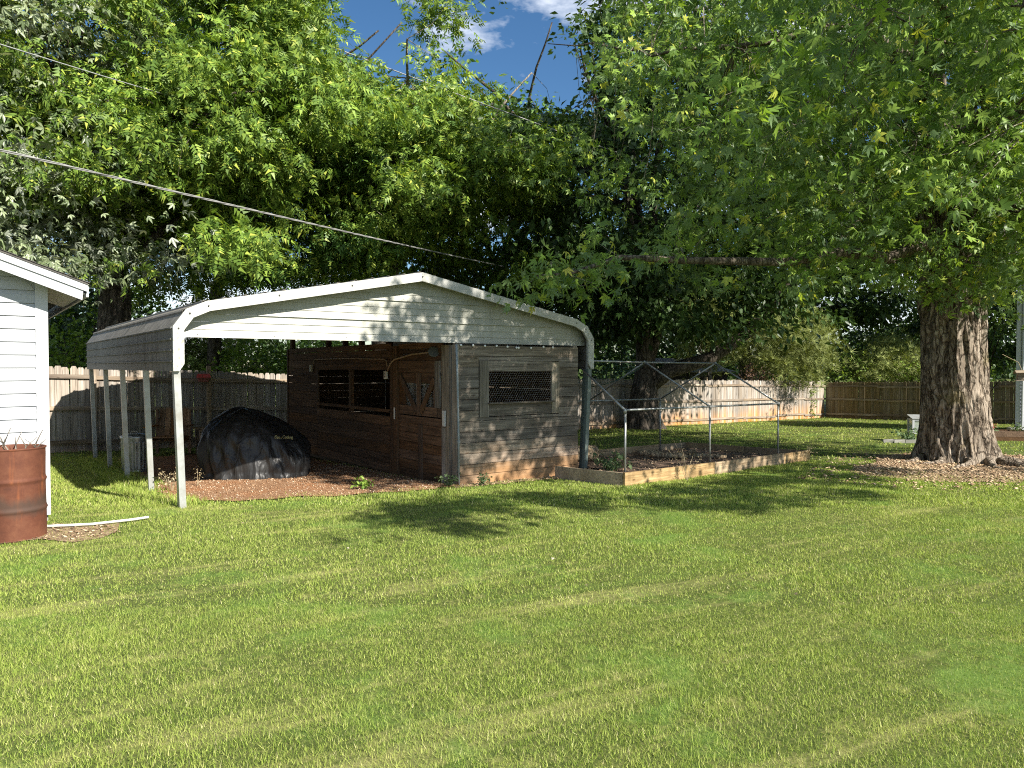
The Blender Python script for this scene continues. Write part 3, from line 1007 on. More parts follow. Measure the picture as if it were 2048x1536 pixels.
# door post
MB().b2(S0 - 0.035, S0 + 0.06, 1.87, 2.13, -0.2, 2.05).obj('door_post', M['brown_wood_z'], shed)
MB().b2(S0 - 0.05, S0 - 0.036, 2.02, 2.10, 0.1, 2.0).obj('door_post', M['brown_wood_z'], shed)
MB().b2(S0 - 0.010, S0 + 0.05, 0.22, 0.44, -0.18, 2.03).obj('door_post', M['gray_wood_z'], shed)
MB().b2(S0 - 0.006, S0 + 0.045, 0.165, 0.215, -0.18, 2.02).obj('door_post', M['gray_wood_z'], shed)
# boards above door
for za, zb in ((1.80, 1.90), (1.905, 1.985), (1.99, 2.08)):
    MB().b2(S0 + 0.0, S0 + 0.028, 0.445, 1.865, za, zb).obj('plank', M['brown_wood_y'], shed)
MB().b2(S0 - 0.01, S0 + 0.02, 0.445, 1.865, 1.60, 1.794).obj('door_header', M['brown_wood_y'], shed)
# upper door leaf with V braces and barred opening
for za, zb in ((1.43, 1.595), (0.90, 1.05)):
    MB().b2(S0 + 0.01, S0 + 0.035, 0.62, 1.86, za, zb).obj('door_board', M['brown_wood_y'], shed)
MB().b2(S0 + 0.01, S0 + 0.035, 1.66, 1.86, 1.055, 1.425).obj('door_board', M['brown_wood_y'], shed)
MB().b2(S0 + 0.01, S0 + 0.035, 0.62, 0.72, 1.055, 1.425).obj('door_board', M['brown_wood_y'], shed)
MB().b2(S0 - 0.02, S0 + 0.005, 1.11, 1.22, 0.90, 1.595).obj('door_stile', M['brown_wood_z'], shed)
MB().b2(S0 - 0.03, S0 - 0.006, 0.47, 0.62, 1.05, 1.79).obj('door_stile', M['gray_wood_z'], shed)
MB().b2(S0 - 0.01, S0 + 0.02, 0.45, 0.56, 0.90, 1.045).obj('door_stile', M['brown_wood_z'], shed)
MB().bar((S0 - 0.008, 1.82, 1.55), (S0 - 0.008, 1.225, 0.96), 0.10, 0.022, (1, 0, 0)).obj('door_brace', M['brown_wood_d'], shed)
MB().bar((S0 - 0.008, 0.66, 1.50), (S0 - 0.008, 1.105, 0.96), 0.10, 0.022, (1, 0, 0)).obj('door_brace', M['brown_wood_d'], shed)
mb = MB()
for k in range(24):
    a = 0.73 + k * 0.039
    mb.tube([(S0 + 0.03, a, 1.05), (S0 + 0.03, a, 1.43)], 0.003, 4, False)
mb.obj('door_bars', M['wire'], shed)
# lower half door
MB().b2(S0 - 0.012, S0 + 0.016, 0.32, 1.86, 0.76, 0.882).obj('door_board', M['brown_wood_y'], shed)
zz = -0.15
while zz < 0.74:
    MB().b2(S0 + 0.006, S0 + 0.03, 0.33, 1.86, zz, min(zz + 0.146, 0.755)).obj('door_board', M['brown_wood_y'], shed); zz += 0.152
MB().b2(S0 - 0.018, S0 + 0.005, 1.06, 1.18, -0.15, 0.757).obj('door_stile', M['brown_wood_z'], shed)
MB().b2(S0 - 0.018, S0 + 0.005, 0.335, 0.43, -0.15, 0.757).obj('door_stile', M['gray_wood_z'], shed)
MB().b2(S0 - 0.05, S0 - 0.02, 0.30, 0.36, 0.78, 1.02).obj('door_latch', M['outlet'], shed)
MB().b2(S0 - 0.052, S0 - 0.038, 1.93, 1.96, 0.80, 1.0).obj('door_hinge', M['outlet'], shed)
# back and right walls with gaps that let slits of light in
for k in range(13):
    za = -0.25 + k * 0.172
    MB().b2(S0 + 0.13, S1, SB, SB + 0.025, za, za + (0.170 if k % 4 else 0.163)).obj('plank', M['brown_wood_y'], shed)
    if za < 1.95:
        MB().b2(S1 + 0.003, S1 + 0.026, 0.17, SB - 0.01, za, za + (0.170 if k % 4 else 0.161)).obj('plank', M['brown_wood_y'], shed)
for a in (2.4, 4.8):
    MB().b2(S1 - 0.08, S1, a - 0.04, a + 0.04, -0.25, 2.0).obj('stud', M['brown_wood_z'], shed)
# conduits, boxes, floodlight
MB().tube([(S0 - 0.03, 5.62, 1.66), (S0 - 0.03, 5.62, 1.80), (S0 - 0.03, 5.55, 1.845), (S0 - 0.03, 4.0, 1.855), (S0 - 0.04, 2.35, 1.83), (S0 - 0.06, 2.2, 1.80), (S0 - 0.06, 2.17, 1.70)], 0.013, 6).obj('conduit', M['tan_conduit'], shed, True)
MB().tube([(S0 - 0.06, 2.16, 1.62), (S0 - 0.06, 2.06, 1.75), (S0 - 0.06, 1.9, 1.82), (S0 - 0.05, 1.3, 1.90), (S0 - 0.05, 0.66, 1.93)], 0.016, 6).obj('conduit', M['tan_conduit'], shed, True)
for a, z_ in ((5.72, 1.66), (2.25, 1.55)):
    bx = MB().b2(S0 - 0.07, S0 - 0.026, a - 0.04, a + 0.04, z_ - 0.07, z_ + 0.07).obj('outlet_box', M['outlet'], shed)
    MB().b2(S0 - 0.074, S0 - 0.0705, a - 0.015, a + 0.015, z_ - 0.04, z_ - 0.012).obj('socket', M['screw'], bx)
    MB().b2(S0 - 0.074, S0 - 0.0705, a - 0.015, a + 0.015, z_ + 0.012, z_ + 0.04).obj('socket', M['screw'], bx)
lm = MB().lathe([(0.03, -0.10), (0.035, -0.04), (0.085, 0.0), (0.09, 0.02), (0.08, 0.022)], 18).obj('lamp', M['lamp_gray'], shed, True)
lm.matrix_local = Matrix.Translation((S0 - 0.06, 0.60, 1.925)) @ Matrix.Rotation(R(70), 4, 'X') @ Matrix.Rotation(R(-20), 4, 'Y')
MB().tube([(S0 + 0.02, -0.005, -0.15), (S0 + 0.015, -0.005, 0.8), (S0 + 0.0, -0.003, 1.5), (S0 - 0.01, 0.01, 2.03)], 0.017, 8).obj('conduit', M['conduit'], shed, True)
MB().tube([(S0 + 0.02, -0.005, 0.55), (S0 + 0.02, -0.005, 0.59)], 0.023, 8).obj('conduit_clip', M['conduit'], shed)
MB().b2(S0 + 0.05, S1, 0.10, SB, -0.24, -0.17).obj('floor', M['dark_interior'], shed)

# string of bulbs under the gable
sl = empty('string_lights', L(0, 0, 0), TH, 'string of small round white bulbs along the top of the plank wall', 'string lights')
us = [3.98, 4.20, 4.42, 4.64, 4.85, 5.03, 5.07, 5.32, 5.58, 5.78]
for a in us:
    z_ = 2.018 - 0.02 * (4.9 < a < 5.4) + jit(0.006)
    MB().lathe([(0.004, 0.018), (0.014, 0.012), (0.019, 0.0), (0.014, -0.013), (0.004, -0.019)], 10, (a, fy - 0.022, z_)).obj('bulb', M['bulb'], sl, True)
    MB().lathe([(0.007, 0.0), (0.007, 0.02)], 6, (a, fy - 0.022, z_ + 0.016)).obj('socket', M['screw'], sl)
MB().tube([(3.92, fy - 0.018, 2.045)] + [(a, fy - 0.018, 2.038 - 0.02 * (4.9 < a < 5.4)) for a in us] + [(6.3, fy - 0.018, 2.04)], 0.003, 4).obj('wire', M['screw'], sl)

# ------------------------------------------------------------------ fences
PICK = []
for k in range(6):
    w = 0.138; c = 0.028; t_ = 0.017; h = 1.0
    jl, jr = random.uniform(0.6, 1.3), random.uniform(0.6, 1.3)
    poly = [(-w / 2, 0), (w / 2, 0), (w / 2, 1 - c * jr), (w / 2 - 0.028 * jr, 1), (-w / 2 + 0.028 * jl, 1), (-w / 2, 1 - c * jl)]
    me = MB().prism(poly, 0, t_).mesh('picket')
    me.materials.append(M['picket'])
    PICK.append(me)


PICK2 = []
M['picket_brown_shade'] = wood('brown_shade_picket', 2, (0.10, 0.075, 0.045), (0.24, 0.185, 0.115), (0.36, 0.29, 0.19), vs=0.22)  # darker unstained pickets; the right fence's shade is put into the brown
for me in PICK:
    m2_ = me.copy(); m2_.materials.clear(); m2_.materials.append(M['picket_brown_shade']); PICK2.append(m2_)


def fence(p0, p1, label, hfun, PK=PICK, post_step=2.44, rail_h=(0.20, 0.93, 1.58), post_off=0.0, tall_posts=(), near_posts=0):
    p0 = Vector(p0); p1 = Vector(p1)
    d = p1 - p0; Ln = d.length; d.normalize(); ang = math.atan2(d.y, d.x)
    f = empty('board_fence', (p0.x, p0.y, 0), ang, label, 'fence')
    n = int(Ln / 0.1425)
    for k in range(n):
        a = (k + 0.5) * 0.1425
        q = p0 + d * a
        z = gz(q.x, q.y)
        o = link('picket', PK[k % 6 if k % 5 else random.randrange(6)], None, f)
        h = hfun(a) + jit(0.018)
        o.location = (a, jit(0.004), z - 0.02)
        o.scale = (random.uniform(0.97, 1.0), 1, h)
        o.rotation_euler = (jit(0.006), jit(0.006), jit(0.02))
    m = int(Ln / post_step)
    for k in range(m + 1):
        a = post_off + k * post_step
        if a > Ln: break
        q = p0 + d * a; z = gz(q.x, q.y)
        tall = (k in tall_posts)
        front = k < near_posts
        MB().b2(a - 0.045, a + 0.045, -0.135 if front else 0.022, -0.045 if front else 0.112, z - 0.1, z + hfun(a) + (0.10 if tall else -0.06)).obj('post', M['post'], f)
        a2 = min(a + post_step, Ln)
        if a2 - a < 0.2: continue
        q2 = p0 + d * a2; z2 = gz(q2.x, q2.y)
        for r in rail_h:
            s_ = jit(0.03)
            MB().bar((a + 0.002, -0.022, z + r * hfun(a) / 1.83 + s_), (a2 - 0.002, -0.022, z2 + r * hfun(a2) / 1.83 + s_ + jit(0.02)), 0.038, 0.085, (0, 0, 1)).obj('rail', M['rail'], f)
    return f


FA = L(-3.2, 9.15); FB = L(31.4, 10.3)
fence(FA, FB, 'long gray board fence with rails running behind the carport to the far corner', lambda a: 1.90 - 0.10 * min(1, a / 14), post_off=1.0, tall_posts=(0, 1, 2, 3, 10), near_posts=6)
FC = FB + (FB - FA).normalized().cross(Vector((0, 0, 1))) * 17.0
fence(FB + Vector((0.02, -0.05, 0)), FC, 'brown shaded board fence across the right end behind the big tree', lambda a: 1.74, PK=PICK2)

# ------------------------------------------------------------------ left house
HU, HV = -1.32, 0.12
house = empty('white_house', L(HU, HV, 0), TH, 'white vinyl sided outbuilding corner with dark shingle roof at left edge', 'house')
HW, HD = 5.2, 5.5
EZ = 2.60
SL = 0.369


def rake_z(x): return 2.60 + SL * (-x) if x > -HW / 2 else 2.60 + SL * (HW + x)


z = 0.16; lap = 0.139
while z < 2.60 + SL * HW / 2:
    za, zb = z, z + lap
    if za < EZ: xl, xr = -HW + 0.09, -0.105
    else: xl = -HW + (za - EZ) / SL + 0.05; xr = -(za - EZ) / SL - 0.05
    if xr - xl < 0.2: break
    xl2, xr2 = xl, xr
    if zb > EZ:
        xl2 = -HW + (zb - EZ) / SL + 0.05; xr2 = -(zb - EZ) / SL - 0.05
        xl2 = max(xl, xl2); xr2 = min(xr, xr2)
    # dutch lap: flat lower face, sloped cove on top
    zm = za + lap * 0.62
    vs = []
    for (yy, zz_) in ((-0.020, za), (-0.017, zm), (-0.006, zb - 0.006)):
        f = (zz_ - za) / (zb - za)
        vs += [(xl + (xl2 - xl) * f, yy, zz_), (xr + (xr2 - xr) * f, yy, zz_)]
    vs += [(xl, 0.0, za), (xr, 0.0, za)]
    MB().add(vs, [(0, 1, 3, 2), (2, 3, 5, 4), (6, 7, 1, 0)]).obj('siding_board', M['siding'], house)
    z += lap
MB().b2(-0.105, 0.012, -0.026, 0.0, 0.075, 2.60).obj('corner_board', M['corner_trim'], house)
MB().b2(-0.001, 0.012, 0.0, 0.09, 0.075, 2.60).obj('corner_board', M['corner_trim'], house)
# wall core and right wall siding
poly = [(-HW, 0.10), (-0.004, 0.10), (-0.004, EZ), (-HW / 2, EZ + SL * HW / 2 - 0.02), (-HW, EZ)]
MB().prism(poly, 0.002, HD).obj('wall', M['siding'], house)
z = 0.16
while z < EZ - 0.05:
    MB().b2(-0.003, 0.010, 0.092, HD, z, z + lap - 0.006).obj('siding_board', M['siding'], house); z += lap
for a in (-0.06, -1.6, -3.4, -5.1):
    MB().b2(a - 0.12, a + 0.05, 0.02, 0.30, -0.1, 0.10).obj('foundation_block', M['stone'], house)
# roof: two slabs with front and eave overhang
OV, EV = 0.30, 0.36
pk = EZ + SL * HW / 2 + 0.12
for s in (1, -1):
    def X(d): return (-HW / 2) + s * d
    run = HW / 2 + EV
    zt = pk; ze = pk - SL * run
    mb = MB().prism([(X(0), zt), (X(run), ze), (X(run), ze + 0.02), (X(0), zt + 0.02)] if s > 0 else [(X(0), zt), (X(0), zt + 0.02), (X(run), ze + 0.02), (X(run), ze)], -OV - 0.02, HD + 0.3)
    rf = mb.obj('roof', M['shingle'], house)
    for k in range(18):
        d0 = run * k / 18 - 0.01; d1 = run * (k + 1) / 18 + 0.02
        z0_ = pk - SL * d0 + 0.022; z1_ = pk - SL * d1 + 0.026
        MB().prism([(X(d0), z0_), (X(d1), z1_), (X(d1), z1_ + 0.008), (X(d0), z0_ + 0.001)], -OV - 0.03, HD + 0.31).obj('shingle_course', M['shingle'], rf)
    # rake boards
    MB().prism([(X(0), pk - 0.001), (X(run), ze - 0.001), (X(run), ze - 0.075), (X(0), pk - 0.075)], -OV - 0.012, -OV + 0.012).obj('rake_board', M['soffit'] if s < 0 else M['corner_trim'], house)
    MB().prism([(X(0), pk - 0.077), (X(run - 0.04), ze - 0.062), (X(run - 0.05), ze - 0.165), (X(0), pk - 0.17)], -OV + 0.004, -OV + 0.022).obj('rake_board', M['corner_trim'], house)
    MB().b2(X(run) - 0.012, X(run) + 0.012, -OV + 0.014, HD + 0.28, ze - 0.13, ze - 0.003).obj('eave_board', M['corner_trim'], house)
    # soffit strips
    for k in range(20):
        y0 = -OV + 0.03 + k * 0.11
        MB().prism([(X(run - 0.02), ze - 0.10), (X(HW / 2 + 0.01), ze + SL * EV - 0.13), (X(HW / 2 + 0.01), ze + SL * EV - 0.118), (X(run - 0.02), ze - 0.088)], y0, y0 + 0.104).obj('soffit_strip', M['soffit'], house)
    MB().prism([(X(HW / 2 + 0.01), ze + SL * EV - 0.13), (X(0), pk - 0.13), (X(0), pk - 0.118), (X(HW / 2 + 0.01), ze + SL * EV - 0.118)], -OV + 0.024, -0.004).obj('soffit_strip', M['soffit'], house)

# ------------------------------------------------------------------ barrel and sticks
bar_p = Vector((-4.95, 7.30, gz(-4.95, 7.3) - 0.01))
barrel = empty('steel_barrel', bar_p, 0.4, 'rusty steel burn barrel standing by the white house corner', 'barrel')
prof = [(0.283, 0.0), (0.291, 0.008), (0.288, 0.02)]
for i in range(1, 60):
    z_ = 0.02 + i * 0.0146
    r_ = 0.287 + 0.012 * math.exp(-((z_ - 0.30) / 0.016) ** 2) + 0.012 * math.exp(-((z_ - 0.585) / 0.016) ** 2)
    prof.append((r_, z_))
prof += [(0.287, 0.885), (0.296, 0.893), (0.296, 0.905), (0.286, 0.907), (0.279, 0.895), (0.278, 0.7)]
mb = MB().lathe(prof, 56, capt=False)
mb.v = [(x * (1 + 0.010 * math.sin(7 * z + 3 * math.atan2(y, x)) * (z < 0.85)), y * (1 + 0.010 * math.cos(5 * z + 2 * math.atan2(y, x))), z) for x, y, z in mb.v]
mb.obj('drum', M['rust'], barrel, True)
MB().lathe([(0.277, 0.0), (0.2, 0.02), (0.02, 0.03)], 24, (0, 0, 0.72), capb=False).obj('ash', M['soil'], barrel)
for k in range(7):
    a = random.uniform(0, 6.28); r0 = random.uniform(0.05, 0.2)
    s0 = bar_p + Vector((r0 * math.cos(a), r0 * math.sin(a), 0.74))
    e0 = bar_p + Vector((random.uniform(-0.25, 0.30), random.uniform(-0.2, 0.2), random.uniform(0.93, 1.08)))
    m1 = s0.lerp(e0, 0.5) + Vector((jit(0.06), jit(0.06), 0.03))
    lab = 'thin gray stick standing tallest in the rusty barrel' if k == 0 else 'short crooked twig poking over the rim of the rusty barrel'
    if k == 0: e0 = bar_p + Vector((0.03, -0.05, 1.10))
    mb = MB().tube([s0, m1, e0], [0.009, 0.007, 0.003], 5)
    mb.tube([m1, m1 + Vector((jit(0.1), jit(0.08), 0.09))], [0.005, 0.002], 4)
    tag(mb.obj('stick', M['twig']), lab, 'stick', None if k == 0 else 'twigs in the rusty barrel')

# white pipe lying in the grass
pp = [(-5.02, 7.62), (-4.75, 7.70), (-4.45, 7.80), (-4.15, 8.02), (-4.02, 8.15)]
tag(MB().tube([(x, y, gz(x, y) + 0.03) for x, y in pp], 0.014, 8).obj('plastic_pipe', M['pvc'], None, True), 'white plastic pipe lying in the grass beside the house corner', 'pipe')

# ------------------------------------------------------------------ covered grill
gc = Vector((-4.28, 12.35, 0)); gc.z = gz(gc.x, gc.y)
cover = empty('covered_grill', (gc.x, gc.y, gc.z), R(20), 'bulky grill hidden under a black fabric cover with gold lettering', 'covered grill')
nu, nv_ = 120, 46
vs = []
H_ = 1.14
for j in range(nv_ + 1):
    t = j / nv_
    z_ = H_ * math.sin(t * math.pi / 2) ** 0.85
    rr = (max(0.0, 1 - (z_ / H_) ** 3.2)) ** 0.50 * (0.90 + 0.10 * math.sin(min(1.0, z_ / 0.5) * math.pi / 2))
    for i in range(nu):
        a = 2 * math.pi * i / nu
        ca, sa = math.cos(a), math.sin(a)
        ex = 0.78
        x = 0.86 * rr * math.copysign(abs(ca) ** ex, ca)
        y = 0.62 * rr * math.copysign(abs(sa) ** ex, sa)
        # asymmetric top: high at left of centre, sloping right
        zz_ = z_ * (1.0 - 0.10 * max(0, x) + 0.03 * math.sin(3 * a))
        fold = (0.034 * math.sin(11 * a + 5 * t) + 0.030 * abs(math.sin(9.5 * a - 6 * t + math.sin(5 * t))) + 0.018 * math.sin(23 * a - 9 * t) + 0.014 * math.sin(41 * a + 4 * math.sin(6 * t))) * (1 - t) ** 0.8
        bulge = 0.05 * math.sin(2 * a + 1.0) * math.sin(t * 3)
        front = max(0.0, -sa)
        fold += 0.075 * front * (1 - t) ** 1.2 * (abs(math.sin(6.5 * a + 2.2 * math.sin(4 * t))) - 0.4) + 0.04 * front * math.sin(17 * a + 3 * math.sin(7 * t + a)) * (1 - t)
        k = 1 + fold + bulge + (0.05 if j < 2 else 0)
        pinch = -0.07 * math.exp(-((t - 0.22) / 0.12) ** 2) * (0.5 + 0.5 * math.sin(3 * a + 0.7))
        k += pinch
        low_ = 1.0 - 0.30 * max(0.0, min(1.0, (x + 0.05) / 0.75)) * (0.4 + 0.6 * max(0.0, -sa))
        zz_ *= low_
        vs.append((x * k - 0.20 * t ** 1.6 + 0.07 * math.sin(t * math.pi) * (x > 0), y * k + 0.10 * t, zz_ - 0.01))
fs = [(j * nu + i, j * nu + (i + 1) % nu, (j + 1) * nu + (i + 1) % nu, (j + 1) * nu + i) for j in range(nv_) for i in range(nu)]
cv = MB().add(vs, fs + [tuple(nv_ * nu + i for i in range(nu))]).obj('cover', M['cover'], cover, True)
cover_mesh = cv.data
# gold lettering wrapped on the cover
fc = bpy.data.curves.new('lettering', 'FONT'); fc.body = 'Cook Cooking'; fc.size = 0.085; fc.extrude = 0.0; fc.shear = 0.3
fo = bpy.data.objects.new('lettering', fc); COL.objects.link(fo)
bpy.context.view_layer.update()
tm = bpy.data.meshes.new_from_object(fo.evaluated_get(bpy.context.evaluated_depsgraph_get()))
bpy.data.objects.remove(fo)
from mathutils.bvhtree import BVHTree
bvh = BVHTree.FromPolygons([Vector(q) for q in vs], fs)
xs_ = [v.co.x for v in tm.vertices]; tw = max(xs_) - min(xs_)
okc = True
for v in tm.vertices:
    lx = 0.28 + (v.co.x - min(xs_)) * (0.30 / tw); lz = 0.66 + v.co.y * 0.75 - 0.03 * (v.co.x / tw)
    hit = bvh.ray_cast(Vector((lx, -3, lz)), Vector((0, 1, 0)))
    y = hit[0].y if hit[0] else -0.5
    v.co = (lx, y - 0.006, lz)
link('lettering', tm, M['gold'], cover)

# ------------------------------------------------------------------ trash can
tc = L(0.30, 4.75); tz = gz(tc.x, tc.y)
can = empty('trash_can', (tc.x, tc.y, tz), 0, 'ribbed galvanised trash can with lid behind the carport legs', 'trash can')
nseg = 72
mb = MB(); b = []
prof = [(0.185, 0.0, 0), (0.19, 0.02, 0), (0.187, 0.05, 0), (0.19, 0.06, 1), (0.198, 0.30, 1), (0.206, 0.52, 1), (0.207, 0.54, 0), (0.21, 0.60, 0)]
for r_, z_, rib in prof:
    for k in range(nseg):
        a = 2 * math.pi * k / nseg
        rr = r_ + (0.007 if (rib and (k % 4) < 2) else 0)
        b.append((rr * math.cos(a), rr * math.sin(a), z_))
mb.add(b, [(i * nseg + k, i * nseg + (k + 1) % nseg, (i + 1) * nseg + (k + 1) % nseg, (i + 1) * nseg + k) for i in range(len(prof) - 1) for k in range(nseg)])
mb.obj('body', M['galv'], can)
lid = MB().lathe([(0.224, 0.595), (0.226, 0.63), (0.215, 0.638), (0.12, 0.668), (0.02, 0.675)], 40, capb=False).obj('lid', M['galv'], can, True)
MB().tube([(-0.06, 0, 0.675), (-0.05, 0, 0.705), (0.05, 0, 0.705), (0.06, 0, 0.675)], 0.008, 6).obj('handle', M['galv'], lid)
for s in (1, -1):
    MB().tube([(0.21 * s, -0.05, 0.44), (0.235 * s, -0.05, 0.41), (0.235 * s, 0.05, 0.41), (0.21 * s, 0.05, 0.44)], 0.006, 6).obj('handle', M['galv'], can)

# ------------------------------------------------------------------ wooden chair, bench in the shade
cp = L(1.45, 7.55); cz = gz(cp.x, cp.y)
chair = empty('wooden_armchair', (cp.x, cp.y, cz), R(8), 'brown wooden slat armchair standing in the shade against the fence', 'chair')
for k in range(5):
    x = -0.24 + k * 0.12
    MB().box((x, 0.24, 0.62), (0.108, 0.02, 0.72), Matrix.Rotation(R(-12), 3, 'X')).obj('back_slat', M['chair_wood'], chair)
for k in range(5):
    MB().b2(-0.28, 0.28, -0.30 + k * 0.105, -0.21 + k * 0.105, 0.38, 0.40).obj('seat_slat', M['chair_wood'], chair)
for s in (1, -1):
    MB().b2(s * 0.36 - 0.06, s * 0.36 + 0.06, -0.36, 0.28, 0.60, 0.622).obj('armrest', M['chair_wood'], chair)
    MB().b2(s * 0.33 - 0.03, s * 0.33 + 0.03, -0.33, -0.29, 0.0, 0.598).obj('leg', M['chair_wood'], chair)
    MB().b2(s * 0.33 - 0.03, s * 0.33 + 0.03, 0.22, 0.26, 0.0, 0.95).obj('leg', M['chair_wood'], chair)
    MB().b2(s * 0.31 - 0.012, s * 0.31 + 0.012, -0.285, 0.215, 0.30, 0.375).obj('seat_rail', M['chair_wood'], chair)
bp = L(2.55, 7.6); bz = gz(bp.x, bp.y)
bench = empty('wooden_bench', (bp.x, bp.y, bz), TH, 'low pale plank bench beside the armchair against the fence', 'bench')
for k in range(3):
    MB().b2(-0.6, 0.6, -0.2 + k * 0.135, -0.075 + k * 0.135, 0.56, 0.585).obj('seat_plank', M['rail'], bench)
for s in (1, -1):
    for t_ in (-0.15, 0.15):
        MB().b2(s * 0.5 - 0.03, s * 0.5 + 0.03, t_ - 0.03, t_ + 0.03, 0, 0.558).obj('leg', M['rail'], bench)
    MB().b2(s * 0.5 - 0.015, s * 0.5 + 0.015, -0.118, 0.118, 0.30, 0.36).obj('stretcher', M['rail'], bench)

# red tub on the fence rail
rt = FA + (FB - FA).normalized() * 0
fd = (FB - FA).normalized(); fn = Vector((fd.y, -fd.x, 0))
rp = FA + fd * (3.2 + 2.55) + fn * 0.10
rz_ = gz(rp.x, rp.y) + 1.58
tub = empty('red_feed_tub', (rp.x, rp.y, rz_), math.atan2(fd.y, fd.x), 'small red plastic tub hanging on the fence rail behind the carport', 'tub')
MB().add([(-0.10, -0.06, 0), (0.10, -0.06, 0), (0.10, 0.04, 0), (-0.10, 0.04, 0), (-0.14, -0.10, 0.10), (0.14, -0.10, 0.10), (0.14, 0.05, 0.10), (-0.14, 0.05, 0.10)],
         [(0, 3, 2, 1), (0, 1, 5, 4), (1, 2, 6, 5), (2, 3, 7, 6), (3, 0, 4, 7)]).obj('tub', M['pink'], tub)
MB().add([(-0.15, -0.11, 0.10), (0.15, -0.11, 0.10), (0.15, 0.05, 0.10), (-0.15, 0.05, 0.10), (-0.12, -0.07, 0.19), (0.12, -0.07, 0.19), (0.12, 0.04, 0.19), (-0.12, 0.04, 0.19)],
         [(0, 3, 2, 1), (0, 1, 5, 4), (1, 2, 6, 5), (2, 3, 7, 6), (3, 0, 4, 7), (4, 5, 6, 7)]).obj('lid', M['red'], tub)

# ------------------------------------------------------------------ raised bed with pipe frame
bed = empty('raised_bed', (BF.x, BF.y, 0), BED_A, 'low raised bed edged with pale timber boards right of the shed', 'raised bed')


def bedz(a, b):
    p = Bp(a, b); return gz(p.x, p.y)


BH = 0.235
for (a0, a1) in ((0, 2.45), (2.46, 4.9), (4.91, 6.0)):
    z0, z1 = bedz(a0, 0), bedz(a1, 0)
    for y in (0.02, 2.98):
        if y > 1: a0 = max(a0, 0.95)
        z0, z1 = bedz(a0, y), bedz(a1, y)
        MB().bar((a0, y, z0 + BH / 2 - 0.03), (a1, y, z1 + BH / 2 - 0.03 + jit(0.01)), 0.04, BH, (0, 0, 1)).obj('board', M['bed_wood'], bed)
for x in (0.02, 5.98):
    for (b0, b1) in ((0.045, 1.45), (1.46, 2.955)):
        if x < 1 and b0 > 1: continue
        MB().bar((x, b0, bedz(x, b0) + BH / 2 - 0.03), (x, b1, bedz(x, b1) + BH / 2 - 0.03), 0.04, BH - 0.006, (0, 0, 1)).obj('board', M['bed_wood'], bed)
# soil sheet
sv, sf = [], []
na, nb = 30, 16
for i in range(na + 1):
    for j in range(nb + 1):
        a = 0.045 + 5.91 * i / na; b_ = 0.045 + 2.91 * j / nb
        sv.append((a, b_, bedz(a, b_) + 0.07 + 0.025 * math.sin(a * 3.1) * math.sin(b_ * 4.3) + jit(0.012)))
for i in range(na):
    for j in range(nb):
        q = i * (nb + 1) + j
        if sv[q][0] < 0.9 and sv[q][1] > 1.25: continue
        sf.append((q, q + nb + 1, q + nb + 2, q + 1))
MB().add(sv, sf).obj('soil', M['soil'], bed)
scatter_bits('bed_litter', bed_poly, 1800, 0.02, M['chip'], 0.4, 31, 'brown bark litter on the soil of the raised bed', 'litter', lift=0.09)

frame = empty('pipe_frame', (BF.x, BF.y, 0), BED_A, 'bare galvanised pipe frame shaped like a small gabled greenhouse over the raised bed', 'pipe frame')
PW = 2.86
al = (0.10, 2.42, 4.82)
ET, RT = 1.04, 1.79
pr = 0.018
for k, a in enumerate(al):
    for b_ in (0.08, PW):
        if k == 0 and b_ > 1: continue
        z0 = bedz(a, b_)
        et = ET - 0.03 * k
        MB().tube([(a, b_, z0 + 0.02), (a + jit(0.01), b_, et)], pr, 8).obj('upright', M['pipe'], frame, True)
        MB().tube([(a, b_, et), (a, 1.47, RT - 0.012 * k) if k else (0.82, 1.60, 1.66)], pr, 8).obj('rafter', M['pipe'], frame, True)
        MB().lathe([(0.024, -0.04), (0.026, 0.0), (0.024, 0.035)], 8, (a, b_, et - 0.01)).obj('joint', M['pipe'], frame, True)
    if k: MB().lathe([(0.022, -0.03), (0.026, 0.0), (0.020, 0.03)], 8, (a, 1.47, RT - 0.012 * k)).obj('joint', M['pipe'], frame, True)
for b_ in (0.08, PW):
    MB().tube([(al[0] if b_ < 1 else 0.90, b_, ET), (al[1], b_, ET - 0.03), (al[2], b_, ET - 0.06)], pr * 0.95, 8).obj('eave_pipe', M['pipe'], frame, True)
MB().tube([(0.98, 1.47, RT + 0.004), (al[1], 1.47, RT - 0.014), (al[2], 1.47, RT - 0.024)], pr * 0.9, 8).obj('ridge_pipe', M['pipe'], frame, True)
# torn netting left on the frame
nvs, nfs = [], []
mb = MB()
for i in range(15):
    for j in range(9):
        a0 = 0.15 + i * 0.11; t0 = j / 9 * 0.62
        def NP(i_, j_):
            a_ = 1.0 + i_ * 0.10; t_ = j_ / 9 * 0.62 * (1 - 0.55 * (i_ / 15))
            b2_ = 1.47 + (PW - 1.47) * t_
            return Vector((a_, b2_, RT + (ET - RT) * t_ - 0.03 - 0.16 * math.sin(i_ / 15 * math.pi) * math.sin(j_ / 9 * 2.6)))
        mb.tube([NP(i, j), NP(i + 1, j)], 0.0028, 3, False); mb.tube([NP(i, j), NP(i, j + 1)], 0.0028, 3, False)
        mb.tube([NP(i, j), NP(i + 1, j + 1)], 0.0022, 3, False)
nt = mb.obj('netting', M['net'], frame)

